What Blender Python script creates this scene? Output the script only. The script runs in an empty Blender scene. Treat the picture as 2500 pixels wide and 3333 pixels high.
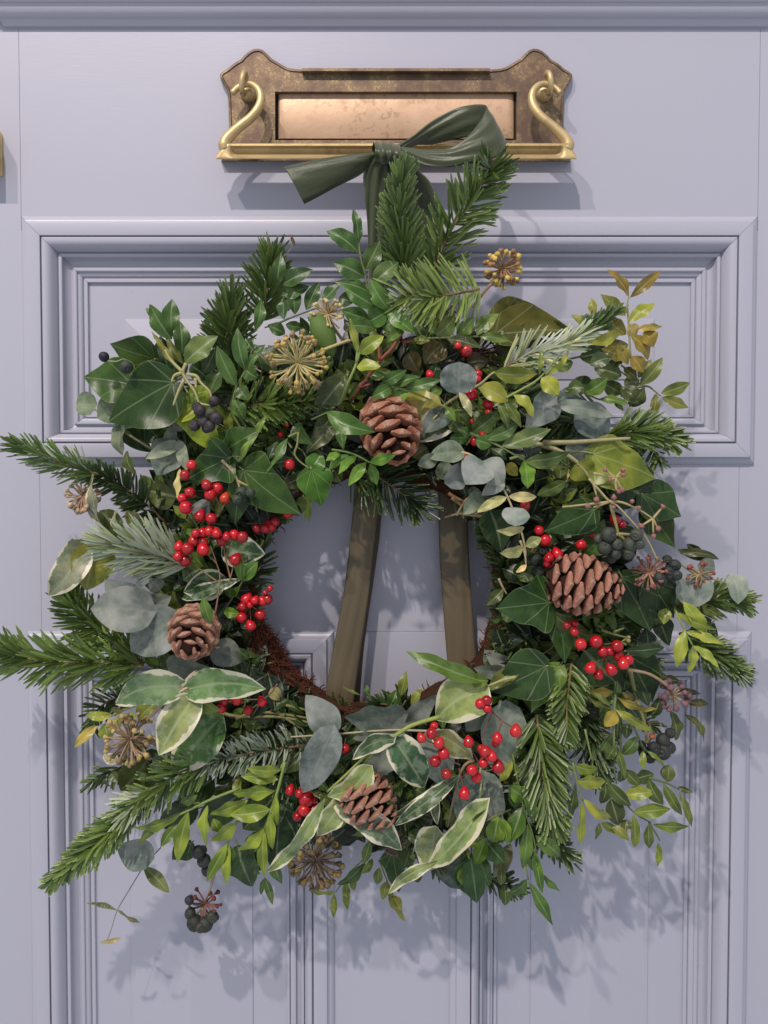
import bpy, math, random
from mathutils import Vector, Matrix
random.seed(7)
SC = bpy.context.scene
COL = SC.collection
# ------------------------------------------------------------------ camera
D = 0.62                      # metres from lens to door face
F = 2536.0                    # focal length in photo pixels (2500 x 3333)
TH = math.radians(1.75)       # camera looks very slightly down
CZ = 1.40 + D * math.tan(TH)
cam = bpy.data.cameras.new("camera")
cam.sensor_fit = 'VERTICAL'
cam.sensor_height = 36.0
cam.lens = F / 3333.0 * 36.0
cam.clip_start = 0.02
cam.clip_end = 50
camo = bpy.data.objects.new("camera", cam)
camo.location = (0, -D, CZ)
camo.rotation_euler = (math.pi / 2 - TH, 0, 0)
COL.objects.link(camo)
SC.camera = camo
# ------------------------------------------------------------------ light: two porch lamps up left, dim cool surroundings
w = bpy.data.worlds.new("World"); SC.world = w; w.use_nodes = True
bg = w.node_tree.nodes['Background']
bg.inputs[0].default_value = (0.86, 0.89, 1.0, 1)
bg.inputs[1].default_value = 0.62
def lamp(name, loc, power, size, col):
    l = bpy.data.lights.new(name, 'POINT'); l.energy = power; l.shadow_soft_size = size; l.color = col
    o = bpy.data.objects.new(name, l); o.location = loc; COL.objects.link(o)
lamp('porch_lamp', (-0.56, -1.95, 3.75), 215.0, 0.034, (1.0, 0.87, 0.80))
lamp('porch_lamp', (-1.44, -1.95, 3.75), 165.0, 0.042, (1.0, 0.88, 0.82))
SC.view_settings.view_transform = 'Standard'
SC.view_settings.look = 'None'
SC.view_settings.exposure = 0.0
SC.view_settings.gamma = 1.0

# ------------------------------------------------------------------ measuring sheets: enlargements of the photo used to read positions (origin x, y, scale)
SH = {'O': (0, 0, 1.0), 'A': (200, 850, .4822), 'B': (900, 700, .4822), 'C': (1500, 850, .4822), 'D': (0, 1400, .5425),
      'E': (100, 2100, .5425), 'F': (800, 2100, .5425), 'G': (1500, 1500, .6028), 'H': (1500, 2200, .5425),
      'I': (900, 1350, .4822), 'J': (1000, 450, .4822), 'K': (700, 1100, .3617), 'L': (1200, 1100, .3617),
      'M': (1700, 1500, .3617), 'N': (1700, 2000, .3617), 'W': (0, 0, 1.5069), 'T': (600, 100, .8439),
      'U': (650, 130, .27125), 'V': (1550, 130, .2411), 'X': (300, 2900, .6028)}
ct, st = math.cos(TH), math.sin(TH)
def P(t, x, y, d=0.0):
    """world point seen at sheet position (x, y), standing d metres proud of the door face"""
    ox, oy, s = SH[t]
    cx = (ox + x * s - 1250.0) / F
    cy = -(oy + y * s - 1666.5) / F
    # camera axes: right +X, up (0, st, ct), forward (0, ct, -st)
    dx, dy, dz = cx, ct + cy * st, -st + cy * ct
    k = (D - d) / dy
    return Vector((dx * k, -d, CZ + dz * k))
def PX(t, n, d=0.0):
    """length of n sheet pixels in metres at d"""
    return n * SH[t][2] * (D - d) / F

# ------------------------------------------------------------------ helpers
def mesh_obj(name, verts, faces, mat, parent=None, uvs=None, uvs2=None, smooth=True, angle=None, color=None, label=None, kind=None):
    me = bpy.data.meshes.new(name)
    me.from_pydata([tuple(v) for v in verts], [], faces)
    if uvs is not None:
        lay = me.uv_layers.new(name='uv')
        lay2 = me.uv_layers.new(name='loc') if uvs2 is not None else None
        vi = [0] * len(me.loops); me.loops.foreach_get('vertex_index', vi)
        flat = []
        for i in vi: flat += [uvs[i][0], uvs[i][1]]
        lay.data.foreach_set('uv', flat)
        if lay2:
            flat = []
            for i in vi: flat += [uvs2[i][0], uvs2[i][1]]
            lay2.data.foreach_set('uv', flat)
    if smooth:
        me.shade_smooth()
        if angle: me.set_sharp_from_angle(angle=math.radians(angle))
    if mat: me.materials.append(mat)
    me.validate()
    o = bpy.data.objects.new(name, me); COL.objects.link(o)
    if parent is not None: o.parent = parent
    if color is not None: o.color = (*color, 1)
    if label: o['label'] = label
    if kind: o['kind'] = kind
    return o
def inst(name, me, mtx, parent=None, color=None, label=None):
    o = bpy.data.objects.new(name, me); COL.objects.link(o)
    if parent is not None: o.parent = parent
    o.matrix_local = mtx
    if color is not None: o.color = (*color, 1)
    if label: o['label'] = label
    return o
def thing(name, label, cat, loc=(0, 0, 0), group=None):
    o = bpy.data.objects.new(name, None); COL.objects.link(o)
    o.empty_display_size = .05
    o['label'] = label; o['category'] = cat
    if group: o['group'] = group
    return o
def box(V, Fc, x0, x1, y0, y1, z0, z1):
    b = len(V)
    V += [(x0, y0, z0), (x1, y0, z0), (x1, y1, z0), (x0, y1, z0), (x0, y0, z1), (x1, y0, z1), (x1, y1, z1), (x0, y1, z1)]
    Fc += [(b, b+3, b+2, b+1), (b+4, b+5, b+6, b+7), (b, b+1, b+5, b+4), (b+1, b+2, b+6, b+5), (b+2, b+3, b+7, b+6), (b+3, b, b+4, b+7)]
def catmull(pts, n):
    out = []
    m = len(pts)
    for i in range(m - 1):
        p0 = pts[max(i-1, 0)]; p1 = pts[i]; p2 = pts[i+1]; p3 = pts[min(i+2, m-1)]
        for k in range(n):
            t = k / n
            out.append(0.5 * ((2*p1) + (p2-p0)*t + (2*p0-5*p1+4*p2-p3)*t*t + (3*p1-p0-3*p2+p3)*t*t*t))
    out.append(pts[-1].copy())
    return out
def tube(V, Fc, pts, radii, sides=6, cap=True):
    n = len(pts); base = len(V)
    up = Vector((0.13, -1, 0.21)).normalized()
    for i, p in enumerate(pts):
        t = (pts[min(i+1, n-1)] - pts[max(i-1, 0)])
        if t.length < 1e-9: t = Vector((0, 0, 1))
        t.normalize()
        a = t.cross(up)
        if a.length < 1e-3: a = t.cross(Vector((1, 0, 0)))
        a.normalize(); b = t.cross(a)
        r = radii[i] if isinstance(radii, (list, tuple)) else radii
        for k in range(sides):
            an = 2 * math.pi * k / sides
            V.append(p + a * (math.cos(an) * r) + b * (math.sin(an) * r))
    for i in range(n - 1):
        for k in range(sides):
            k2 = (k + 1) % sides
            Fc.append((base+i*sides+k, base+i*sides+k2, base+(i+1)*sides+k2, base+(i+1)*sides+k))
    if cap:
        Fc.append(tuple(base + k for k in range(sides))[::-1])
        Fc.append(tuple(base + (n-1)*sides + k for k in range(sides)))
def lathe(prof, seg=16):
    """prof: (r, z) list, returns verts/faces about Z"""
    V, Fc = [], []
    for r, z in prof:
        for k in range(seg):
            a = 2 * math.pi * k / seg
            V.append((r * math.cos(a), r * math.sin(a), z))
    for i in range(len(prof) - 1):
        for k in range(seg):
            k2 = (k + 1) % seg
            Fc.append((i*seg+k, i*seg+k2, (i+1)*seg+k2, (i+1)*seg+k))
    Fc.append(tuple(range(seg))[::-1]); Fc.append(tuple((len(prof)-1)*seg + k for k in range(seg)))
    return V, Fc

# ------------------------------------------------------------------ materials
class NT:
    def __init__(s, name):
        s.m = bpy.data.materials.new(name); s.m.use_nodes = True
        s.t = s.m.node_tree; s.b = s.t.nodes['Principled BSDF']
    def n(s, typ, **kw):
        nd = s.t.nodes.new(typ)
        for k, v in kw.items():
            if k.startswith('i'): nd.inputs[int(k[1:])].default_value = v
            else: setattr(nd, k, v)
        return nd
    def l(s, a, b): s.t.links.new(a, b)
    def math(s, op, a, b=None, c=None, clamp=False):
        nd = s.t.nodes.new('ShaderNodeMath'); nd.operation = op; nd.use_clamp = clamp
        for i, v in enumerate((a, b, c)):
            if v is None: continue
            if isinstance(v, (int, float)): nd.inputs[i].default_value = v
            else: s.l(v, nd.inputs[i])
        return nd.outputs[0]
    def mix(s, f, a, b, blend='MIX'):
        nd = s.t.nodes.new('ShaderNodeMix'); nd.data_type = 'RGBA'; nd.blend_type = blend
        for sock, v in ((nd.inputs[0], f), (nd.inputs[6], a), (nd.inputs[7], b)):
            if isinstance(v, (int, float)): sock.default_value = v
            elif isinstance(v, tuple): sock.default_value = (*v, 1) if len(v) == 3 else v
            else: s.l(v, sock)
        return nd.outputs[2]
    def noise(s, scale, detail=3, vec=None, rough=.55, dist=0.0):
        nd = s.n('ShaderNodeTexNoise'); nd.inputs['Scale'].default_value = scale; nd.inputs['Detail'].default_value = detail
        nd.inputs['Roughness'].default_value = rough; nd.inputs['Distortion'].default_value = dist
        if vec is not None: s.l(vec, nd.inputs['Vector'])
        return nd.outputs[0]
    def step(s, v, lo, hi):
        nd = s.n('ShaderNodeMapRange'); nd.interpolation_type = 'SMOOTHSTEP'
        s.l(v, nd.inputs[0]); nd.inputs[1].default_value = lo; nd.inputs[2].default_value = hi
        return nd.outputs[0]
    def bump(s, h, strength, dist):
        nd = s.n('ShaderNodeBump'); nd.inputs['Strength'].default_value = strength; nd.inputs['Distance'].default_value = dist
        s.l(h, nd.inputs['Height']); s.l(nd.outputs[0], s.b.inputs['Normal'])
        return nd
    def set(s, rough=None, metal=None, spec=None, coat=None):
        if rough is not None: s.b.inputs['Roughness'].default_value = rough
        if metal is not None: s.b.inputs['Metallic'].default_value = metal
        if spec is not None: s.b.inputs['Specular IOR Level'].default_value = spec
        if coat is not None: s.b.inputs['Coat Weight'].default_value = coat
def pos(m): return m.n('ShaderNodeTexCoord').outputs['Object']
def mapping(m, scale):
    mp = m.n('ShaderNodeMapping'); mp.inputs['Scale'].default_value = scale
    m.l(m.n('ShaderNodeNewGeometry').outputs['Position'], mp.inputs[0]); return mp.outputs[0]

def paint_mat(name, stretch):
    m = NT(name); v = mapping(m, stretch)
    n1 = m.noise(60, 4, v); n2 = m.noise(3.0, 3, mapping(m, (1, 1, 1)))
    c = m.mix(n2, (0.400, 0.408, 0.478), (0.424, 0.430, 0.500))
    chip = m.step(m.noise(120, 2, mapping(m, (1, 1, 1))), .765, .80)
    c = m.mix(m.math('MULTIPLY', chip, .35), c, (0.25, 0.24, 0.27))
    m.l(c, m.b.inputs['Base Color']); m.set(rough=.33, spec=.42)
    lump = m.noise(28, 2, mapping(m, (1, 1, 1)))
    h = m.math('ADD', m.math('MULTIPLY', n1, .5), m.math('MULTIPLY', lump, .8))
    m.bump(h, .10, .0010)
    return m.m
M = {}
M['paint_h'] = paint_mat('lavender_paint_horizontal_brush', (1.0, 1, 14))
M['paint_v'] = paint_mat('lavender_paint_vertical_brush', (14, 1, 1.0))

def leaf_mat(name, style):
    m = NT(name)
    info = m.n('ShaderNodeObjectInfo')
    uv = m.n('ShaderNodeUVMap', uv_map='uv'); sp = m.n('ShaderNodeSeparateXYZ'); m.l(uv.outputs[0], sp.inputs[0])
    u, v = sp.outputs[0], sp.outputs[1]
    av = m.math('ABSOLUTE', m.math('SUBTRACT', m.math('MULTIPLY', v, 2.0), 1.0))
    oc = m.n('ShaderNodeTexCoord').outputs['Object']
    addv = m.n('ShaderNodeVectorMath', operation='ADD'); m.l(oc, addv.inputs[0])
    comb = m.n('ShaderNodeCombineXYZ'); m.l(m.math('MULTIPLY', info.outputs['Random'], 9.0), comb.inputs[0]); m.l(comb.outputs[0], addv.inputs[1])
    n = m.noise(220, 3, addv.outputs[0]); nb = m.noise(60, 3, addv.outputs[0])
    base = info.outputs['Color']
    dark = m.mix(1.0, base, (0.62, 0.70, 0.62), 'MULTIPLY'); lite = m.mix(1.0, base, (1.32, 1.22, 1.15), 'MULTIPLY')
    c = m.mix(m.step(nb, .35, .65), dark, lite)
    rand = m.mix(info.outputs['Random'], (0.84, 0.88, 0.80), (1.16, 1.10, 1.18))
    c = m.mix(1.0, c, rand, 'MULTIPLY')
    veinc = m.mix(.30, base, (0.60, 0.68, 0.42))
    if style == 'ivy':
        loc = m.n('ShaderNodeUVMap', uv_map='loc'); s2 = m.n('ShaderNodeSeparateXYZ'); m.l(loc.outputs[0], s2.inputs[0])
        x, y = s2.outputs[0], m.math('ABSOLUTE', s2.outputs[1])
        best = None
        for a in (0.0, 33.0, 72.0):
            ca, sa = math.cos(math.radians(a)), math.sin(math.radians(a))
            dd = m.math('ABSOLUTE', m.math('SUBTRACT', m.math('MULTIPLY', y, ca), m.math('MULTIPLY', x, sa)))
            best = dd if best is None else m.math('MINIMUM', best, dd)
        vein = m.math('SUBTRACT', 1.0, m.step(best, .002, .015))
        br = m.math('ABSOLUTE', m.math('SINE', m.math('MULTIPLY', m.math('SUBTRACT', x, m.math('MULTIPLY', y, .6)), 26)))
        vein2 = m.math('MULTIPLY', m.math('SUBTRACT', 1.0, m.step(br, .02, .10)), .13)
        vein = m.math('MAXIMUM', m.math('MULTIPLY', vein, .50), vein2)
    else:
        mid = m.math('SUBTRACT', 1.0, m.step(av, .03, .13))
        sv = m.math('ABSOLUTE', m.math('SINE', m.math('MULTIPLY', m.math('SUBTRACT', u, m.math('MULTIPLY', av, .28)), 24)))
        side = m.math('MULTIPLY', m.math('SUBTRACT', 1.0, m.step(sv, .03, .3)), .16 if style != 'euc' else .10)
        vein = m.math('MAXIMUM', m.math('MULTIPLY', mid, .70 if style != 'euc' else .30), side)
    if style == 'varieg':
        bl = m.noise(150, 2, addv.outputs[0])
        bl2 = m.noise(420, 3, addv.outputs[0])
        c = m.mix(m.math('MULTIPLY', m.step(m.math('ADD', bl, m.math('MULTIPLY', bl2, .25)), .60, .74), .6), c, m.mix(.5, base, (0.36, 0.42, 0.30)))
        e = m.math('ADD', av, m.math('MULTIPLY', m.math('SUBTRACT', nb, .5), 1.5))
        e = m.math('ADD', e, m.math('MULTIPLY', m.math('POWER', u, 4.0), .35))
        edge = m.step(e, .80, .90)
        c = m.mix(m.math('MULTIPLY', edge, .85), c, (0.72, 0.68, 0.50))
    if style == 'euc':
        sp_ = m.step(m.noise(700, 2, addv.outputs[0]), .60, .70)
        c = m.mix(m.math('MULTIPLY', sp_, .10), c, (0.42, 0.44, 0.40))
        c = m.mix(m.step(n, .3, .8), c, m.mix(.25, c, (0.5, 0.55, 0.52)))
        veinc = m.mix(.35, base, (0.55, 0.55, 0.42))
    c = m.mix(vein, c, veinc)
    spot = m.step(m.noise(520, 2, addv.outputs[0]), .70, .76)
    c = m.mix(m.math('MULTIPLY', spot, .45 if style != 'euc' else .2), c, (0.11, 0.075, 0.03))
    edge2 = m.step(av, .93, 1.0)
    if style in ('plain', 'ivy'): c = m.mix(m.math('MULTIPLY', edge2, .35), c, m.mix(.4, base, (0.45, 0.5, 0.25)))
    bf = m.n('ShaderNodeNewGeometry').outputs['Backfacing']
    c = m.mix(m.math('MULTIPLY', bf, .45), c, m.mix(.5, base, (0.22, 0.26, 0.12)))
    m.l(c, m.b.inputs['Base Color'])
    rr = {'plain': .40, 'ivy': .38, 'varieg': .42, 'euc': .66}[style]
    m.set(rough=rr - .06, spec={'plain': .42, 'ivy': .30, 'varieg': .4, 'euc': .2}[style])
    h = m.math('SUBTRACT', m.math('MULTIPLY', n, .5), m.math('MULTIPLY', vein, .8))
    m.bump(h, .35, .0006)
    m.b.inputs['Subsurface Weight'].default_value = 0.0
    # a little light passes through a leaf
    tr = m.n('ShaderNodeBsdfTranslucent'); m.l(c, tr.inputs[0])
    mx = m.n('ShaderNodeMixShader'); mx.inputs[0].default_value = .14
    out = m.t.nodes['Material Output']
    m.l(m.b.outputs[0], mx.inputs[1]); m.l(tr.outputs[0], mx.inputs[2]); m.l(mx.outputs[0], out.inputs[0])
    return m.m
for s_ in ('plain', 'ivy', 'varieg', 'euc'): M[s_] = leaf_mat('leaf_' + s_, s_)

m = NT('fir_needle'); info = m.n('ShaderNodeObjectInfo'); uv = m.n('ShaderNodeUVMap', uv_map='uv')
sp = m.n('ShaderNodeSeparateXYZ'); m.l(uv.outputs[0], sp.inputs[0])
c = m.mix(m.math('MULTIPLY', sp.outputs[0], .30), info.outputs['Color'], (0.16, 0.26, 0.08))
c = m.mix(m.math('MULTIPLY', m.step(sp.outputs[0], .93, 1.0), .6), c, (0.36, 0.42, 0.20))
var = m.mix(m.math('POWER', sp.outputs[1], 1.4), (0.42, 0.48, 0.40), (1.45, 1.36, 1.3)); c = m.mix(1.0, c, var, 'MULTIPLY')
bf = m.n('ShaderNodeNewGeometry').outputs['Backfacing']
c = m.mix(m.math('MULTIPLY', bf, .70), c, (0.40, 0.48, 0.36))
m.l(c, m.b.inputs['Base Color']); m.set(rough=.38, spec=.5); M['needle'] = m.m

def simple(name, rough, spec=.4, metal=0, jitter=.25, scale=300, bump=.3, coat=0, tint=None):
    m = NT(name); info = m.n('ShaderNodeObjectInfo'); oc = pos(m)
    n = m.noise(scale, 4, oc)
    base = info.outputs['Color'] if tint is None else None
    a = 1 - jitter; b = 1 + jitter
    mul = m.mix(n, (a, a, a), (b, b, b))
    c = m.mix(1.0, base if base is not None else tint, mul, 'MULTIPLY')
    m.l(c, m.b.inputs['Base Color']); m.set(rough=rough, spec=spec, metal=metal, coat=coat)
    if bump: m.bump(n, bump, .0006)
    return m.m
M['stem'] = simple('plant_stem', .6)
M['bud'] = simple('dried_bud', .7)
M['moss'] = simple('moss_fibre', .9, spec=.1)
m = NT('cone_scale'); info = m.n('ShaderNodeObjectInfo'); oc = pos(m); sp = m.n('ShaderNodeSeparateXYZ'); m.l(oc, sp.inputs[0])
n1 = m.noise(7, 4, oc); n2 = m.noise(26, 3, oc)
c = m.mix(n1, m.mix(1.0, info.outputs['Color'], (0.70, 0.66, 0.62), 'MULTIPLY'), m.mix(1.0, info.outputs['Color'], (1.28, 1.25, 1.25), 'MULTIPLY'))
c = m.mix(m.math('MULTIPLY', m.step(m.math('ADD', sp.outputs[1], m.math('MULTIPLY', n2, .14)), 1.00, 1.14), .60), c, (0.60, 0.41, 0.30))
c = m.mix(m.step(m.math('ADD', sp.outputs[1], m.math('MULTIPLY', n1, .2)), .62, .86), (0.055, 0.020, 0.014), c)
c = m.mix(m.math('MULTIPLY', m.step(n2, .56, .66), .35), c, m.mix(1.0, info.outputs['Color'], (0.35, 0.30, 0.28), 'MULTIPLY'))
m.l(c, m.b.inputs['Base Color']); m.set(rough=.72, spec=.2); m.bump(m.math('ADD', n1, m.math('MULTIPLY', n2, .4)), .5, .06); M['hip'] = m.m
M['cone_core'] = simple('cone_core', .9, spec=.1, tint=(0.020, 0.009, 0.007))
# red berry: glossy skin, dark calyx scar at one end (local +Z)
m = NT('red_berry'); info = m.n('ShaderNodeObjectInfo'); oc = pos(m)
sp = m.n('ShaderNodeSeparateXYZ'); m.l(oc, sp.inputs[0])
c = m.mix(m.noise(2.2, 2, oc), info.outputs['Color'], m.mix(1.0, info.outputs['Color'], (0.62, 0.5, 0.5), 'MULTIPLY'))
c = m.mix(m.step(sp.outputs[2], .93, .97), c, (0.05, 0.02, 0.02))
m.l(c, m.b.inputs['Base Color']); m.set(rough=.24, spec=.5, coat=.15); M['berry'] = m.m
m = NT('ivy_berry'); info = m.n('ShaderNodeObjectInfo'); oc = pos(m)
c = m.mix(m.noise(3.0, 3, oc), info.outputs['Color'], m.mix(1.0, info.outputs['Color'], (1.7, 1.7, 1.6), 'MULTIPLY'))
m.l(c, m.b.inputs['Base Color']); m.set(rough=.5, spec=.4); m.bump(m.noise(9, 2, oc), .2, .05); M['blackberry'] = m.m
# satin ribbon
m = NT('satin_ribbon'); uv = m.n('ShaderNodeUVMap', uv_map='uv'); sp = m.n('ShaderNodeSeparateXYZ'); m.l(uv.outputs[0], sp.inputs[0])
info = m.n('ShaderNodeObjectInfo')
mp = m.n('ShaderNodeMapping'); mp.inputs['Scale'].default_value = (3, 260, 1); m.l(uv.outputs[0], mp.inputs[0])
th = m.noise(6, 2, mp.outputs[0])
c = m.mix(th, m.mix(1.0, info.outputs['Color'], (0.85, 0.85, 0.85), 'MULTIPLY'), m.mix(1.0, info.outputs['Color'], (1.15, 1.15, 1.15), 'MULTIPLY'))
ed = m.step(m.math('ABSOLUTE', m.math('SUBTRACT', m.math('MULTIPLY', sp.outputs[1], 2), 1)), .955, .985)
c = m.mix(m.math('MULTIPLY', ed, .6), c, (0.02, 0.025, 0.015))
m.l(c, m.b.inputs['Base Color']); m.set(rough=.36, spec=.45); m.b.inputs['Sheen Weight'].default_value = .25
m.b.inputs['Anisotropic'].default_value = .5
m.bump(m.math('ADD', m.math('MULTIPLY', th, .2), m.noise(7, 2, uv.outputs[0])), .25, .0012); M['satin'] = m.m
# metals
def metal(name, c0, c1, c2, rough, metalness, sc):
    m = NT(name); v = mapping(m, (1, 1, 1))
    a = m.step(m.noise(sc, 5, v, .65), .46, .60); b = m.step(m.noise(sc * 3.5, 4, v, .6), .52, .62)
    patch = m.step(m.noise(sc * .28, 2, v), .40, .62)
    c = m.mix(a, c0, c1); c = m.mix(m.math('MULTIPLY', m.math('MULTIPLY', b, .75), patch), c, c2)
    c = m.mix(m.math('MULTIPLY', patch, .25), c, c2)
    m.l(c, m.b.inputs['Base Color'])
    m.set(metal=metalness, rough=rough, spec=.5)
    r = m.math('ADD', m.math('MULTIPLY', m.noise(sc * 2, 3, v), .3), rough - .12); m.l(r, m.b.inputs['Roughness'])
    m.bump(m.math('ADD', a, b), .12, .0003)
    return m.m
M['tarnish'] = metal('tarnished_brass', (0.125, 0.082, 0.060), (0.165, 0.112, 0.066), (0.37, 0.275, 0.145), .50, .50, 170)
M['flap'] = metal('copper_flap', (0.62, 0.42, 0.27), (0.57, 0.385, 0.245), (0.36, 0.235, 0.14), .48, .30, 55)
M['brass'] = metal('polished_brass', (0.60, 0.465, 0.235), (0.54, 0.41, 0.205), (0.42, 0.30, 0.14), .46, .5, 60)
M['dark'] = simple('dark_gap', .9, tint=(0.012, 0.008, 0.008))
# ================================================================== THE DOOR
door = thing('panelled_door', 'pale lavender grey painted panelled front door behind the wreath', 'door')
def px(x, y, d=0.0, t='O'): return P(t, x, y, d)
qh = .0065
XL = (px(128, 730, qh).x + px(155, 2400, qh).x) / 2
XR = (px(2411, 800, qh).x + px(2367, 3000, qh).x) / 2
UZ1 = px(1250, 768, qh).z; UZ0 = px(1250, 1441, qh).z
LZ1 = px(1018, 2129, qh).z; LZ0 = 0.72
XM0 = px(1016, 2300, qh).x; XM1 = px(1533, 3100, qh).x
SEAML = px(63, 300).x; SEAMR = px(2473, 300).x
ZTOP = 2.02; ZBOT = 0.55; XE = .43
ZSEAM = px(1250, 2056).z
ZC = px(1250, 92).z                  # underside of the moulded shelf
def board(name, x0, x1, z0, z1, mat, parent=door, y0=0.0, y1=.03, label=None):
    b = .0003
    V = [(x0, y1, z0), (x1, y1, z0), (x1, y1, z1), (x0, y1, z1), (x0, y0+b, z0), (x1, y0+b, z0), (x1, y0+b, z1), (x0, y0+b, z1),
         (x0+b, y0, z0+b), (x1-b, y0, z0+b), (x1-b, y0, z1-b), (x0+b, y0, z1-b)]
    Fc = [(0, 3, 2, 1), (0, 1, 5, 4), (1, 2, 6, 5), (2, 3, 7, 6), (3, 0, 4, 7), (4, 5, 9, 8), (5, 6, 10, 9), (6, 7, 11, 10), (7, 4, 8, 11), (8, 9, 10, 11)]
    return mesh_obj(name, V, Fc, mat, parent, smooth=False, label=label)
g = .00006; o5 = .006      # boards reach under the mouldings
def poly_board(name, pts, mat):
    n = len(pts); V = [(x, 0.0, z) for x, z in pts] + [(x, .03, z) for x, z in pts]
    Fc = [tuple(range(n))] + [(i, i + n, (i+1) % n + n, (i+1) % n) for i in range(n)]
    return mesh_obj(name, V, Fc, mat, door, smooth=False)
poly_board('stile', [(-XE, ZBOT), (XL - o5, ZBOT), (XL - o5, UZ1 + o5), (SEAML - g, UZ1 + o5), (SEAML - g, ZTOP), (-XE, ZTOP)], M['paint_v'])
poly_board('stile', [(XR + o5, ZBOT), (XE, ZBOT), (XE, ZTOP), (SEAMR + g, ZTOP), (SEAMR + g, UZ1 + o5), (XR + o5, UZ1 + o5)], M['paint_v'])
board('rail', SEAML + g, SEAMR - g, UZ1 + o5, ZTOP, M['paint_h'])
board('rail', XL - o5 + g, XR + o5 - g, ZSEAM + g, UZ0 - o5, M['paint_h'])
board('rail', XL - o5 + g, XR + o5 - g, ZBOT, LZ0 - o5, M['paint_h'])
board('mullion', XM0 + o5, XM1 - o5, LZ0 - o5 + g, ZSEAM - g, M['paint_v'])
board('rail', XL - o5 + g, XM0 + o5 - g, LZ1 + o5, ZSEAM - g, M['paint_h'])
board('rail', XM1 - o5 + g, XR + o5 - g, LZ1 + o5, ZSEAM - g, M['paint_h'])
V, Fc = [], []; box(V, Fc, -XE, XE, .0305, .045, ZBOT, ZTOP)
mesh_obj('door_core', V, Fc, M['paint_v'], door, smooth=False)
PROF = [(-17.2, -.3), (-17, .9), (-16.2, 2.0), (-15, 2.9), (-13.4, 3.6), (-12.2, 3.9), (-11.9, 3.9), (-11.6, 6.2), (-11.1, 6.8), (-10.5, 6.9), (-5, 6.9), (-1.2, 6.8), (-.6, 6.5),
        (-.5, 2.2), (0.35, 2.2), (.45, 6.0), (1.2, 7.0), (2.6, 7.0), (4.0, 6.3), (5.2, 5.0), (6.3, 3.0), (7.2, .6), (7.9, -2.2), (8.3, -5.6), (8.6, -5.6), (8.7, -2.6), (9.0, -2.2), (10.6, -2.2), (10.9, -2.8),
        (11.1, -7.5), (11.7, -11.2), (12.7, -13.6), (14.2, -15.0), (15.8, -15.4), (16.1, -15.4), (16.3, -11.6), (16.8, -10.8), (18.2, -10.8), (18.7, -11.6), (18.9, -14.0), (19.9, -14.2), (20.9, -15.2),
        (21.6, -17.0), (22.0, -19.4), (22.3, -19.6), (22.4, -17.0), (22.8, -16.5), (24.6, -16.5), (24.9, -17.2), (25.1, -20.6), (27.2, -20.8)]
PROF = [(s / 1000, (h if h > 0 else h * .60) / 1000) for s, h in PROF]
def panel(x0, x1, z0, z1, mats, fl=1.0, fr=1.0, fb=1.0, ft=1.0):
    """recessed panel with hipped raised field; four mitred mouldings are its sub-parts"""
    ins = .0268; x0i, x1i, z0i, z1i = x0 + ins * fl, x1 - ins * fr, z0 + ins * fb, z1 - ins * ft
    dep = .0124
    mg = .0262
    a0, a1, b0, b1 = x0i + mg, x1i - mg, z0i + mg, z1i - mg
    rise = .0050; half = min(a1 - a0, b1 - b0) / 2
    if a1 - a0 > b1 - b0: r0, r1 = (a0 + half, (b0 + b1) / 2), (a1 - half, (b0 + b1) / 2)
    else: r0, r1 = ((a0 + a1) / 2, b0 + half), ((a0 + a1) / 2, b1 - half)
    yo = dep; st_ = .0010
    V = [(x0i - .002, yo, z0i - .002), (x1i + .002, yo, z0i - .002), (x1i + .002, yo, z1i + .002), (x0i - .002, yo, z1i + .002),
         (a0, yo, b0), (a1, yo, b0), (a1, yo, b1), (a0, yo, b1),
         (a0 + .0006, yo - st_, b0 + .0006), (a1 - .0006, yo - st_, b0 + .0006), (a1 - .0006, yo - st_, b1 - .0006), (a0 + .0006, yo - st_, b1 - .0006),
         (r0[0], yo - rise, r0[1]), (r1[0], yo - rise, r1[1])]
    Fc = [(0, 1, 5, 4), (1, 2, 6, 5), (2, 3, 7, 6), (3, 0, 4, 7), (4, 5, 9, 8), (5, 6, 10, 9), (6, 7, 11, 10), (7, 4, 8, 11)]
    if a1 - a0 > b1 - b0: Fc += [(8, 9, 13, 12), (9, 10, 13), (10, 11, 12, 13), (11, 8, 12)]
    else: Fc += [(8, 9, 12), (9, 10, 13, 12), (10, 11, 13), (11, 8, 12, 13)]
    p = mesh_obj('panel', V, Fc, mats[0], door, smooth=False)
    n = len(PROF)
    def corners(s):
        a, b, c, d = (s * fl, s * fr, s * fb, s * ft) if s > 0 else (s, s, s, s)
        return [(x0 + a, z0 + c), (x1 - b, z0 + c), (x1 - b, z1 - d), (x0 + a, z1 - d)]
    for side in range(4):
        V = []
        for s, h in PROF:
            c = corners(s)
            a, b = Vector(c[side]), Vector(c[(side + 1) % 4])
            e = (b - a).normalized() * .00012
            for q in (a + e, b - e): V.append((q.x, -h, q.y))
        Fc = [(2*i, 2*i+1, 2*i+3, 2*i+2) for i in range(n - 1)]
        mesh_obj('moulding', V, Fc, mats[side % 2], p, angle=28)
    return p
pm = (M['paint_h'], M['paint_v'])
panel(XL, XR, UZ0, UZ1, pm, 1.22, 1.20, .95, 1.27)
panel(XL, XM0, LZ0, LZ1, pm, 1.22, .92, 1.1, 1.0)
panel(XM1, XR, LZ0, LZ1, pm, .92, 1.20, 1.1, 1.0)
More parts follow.
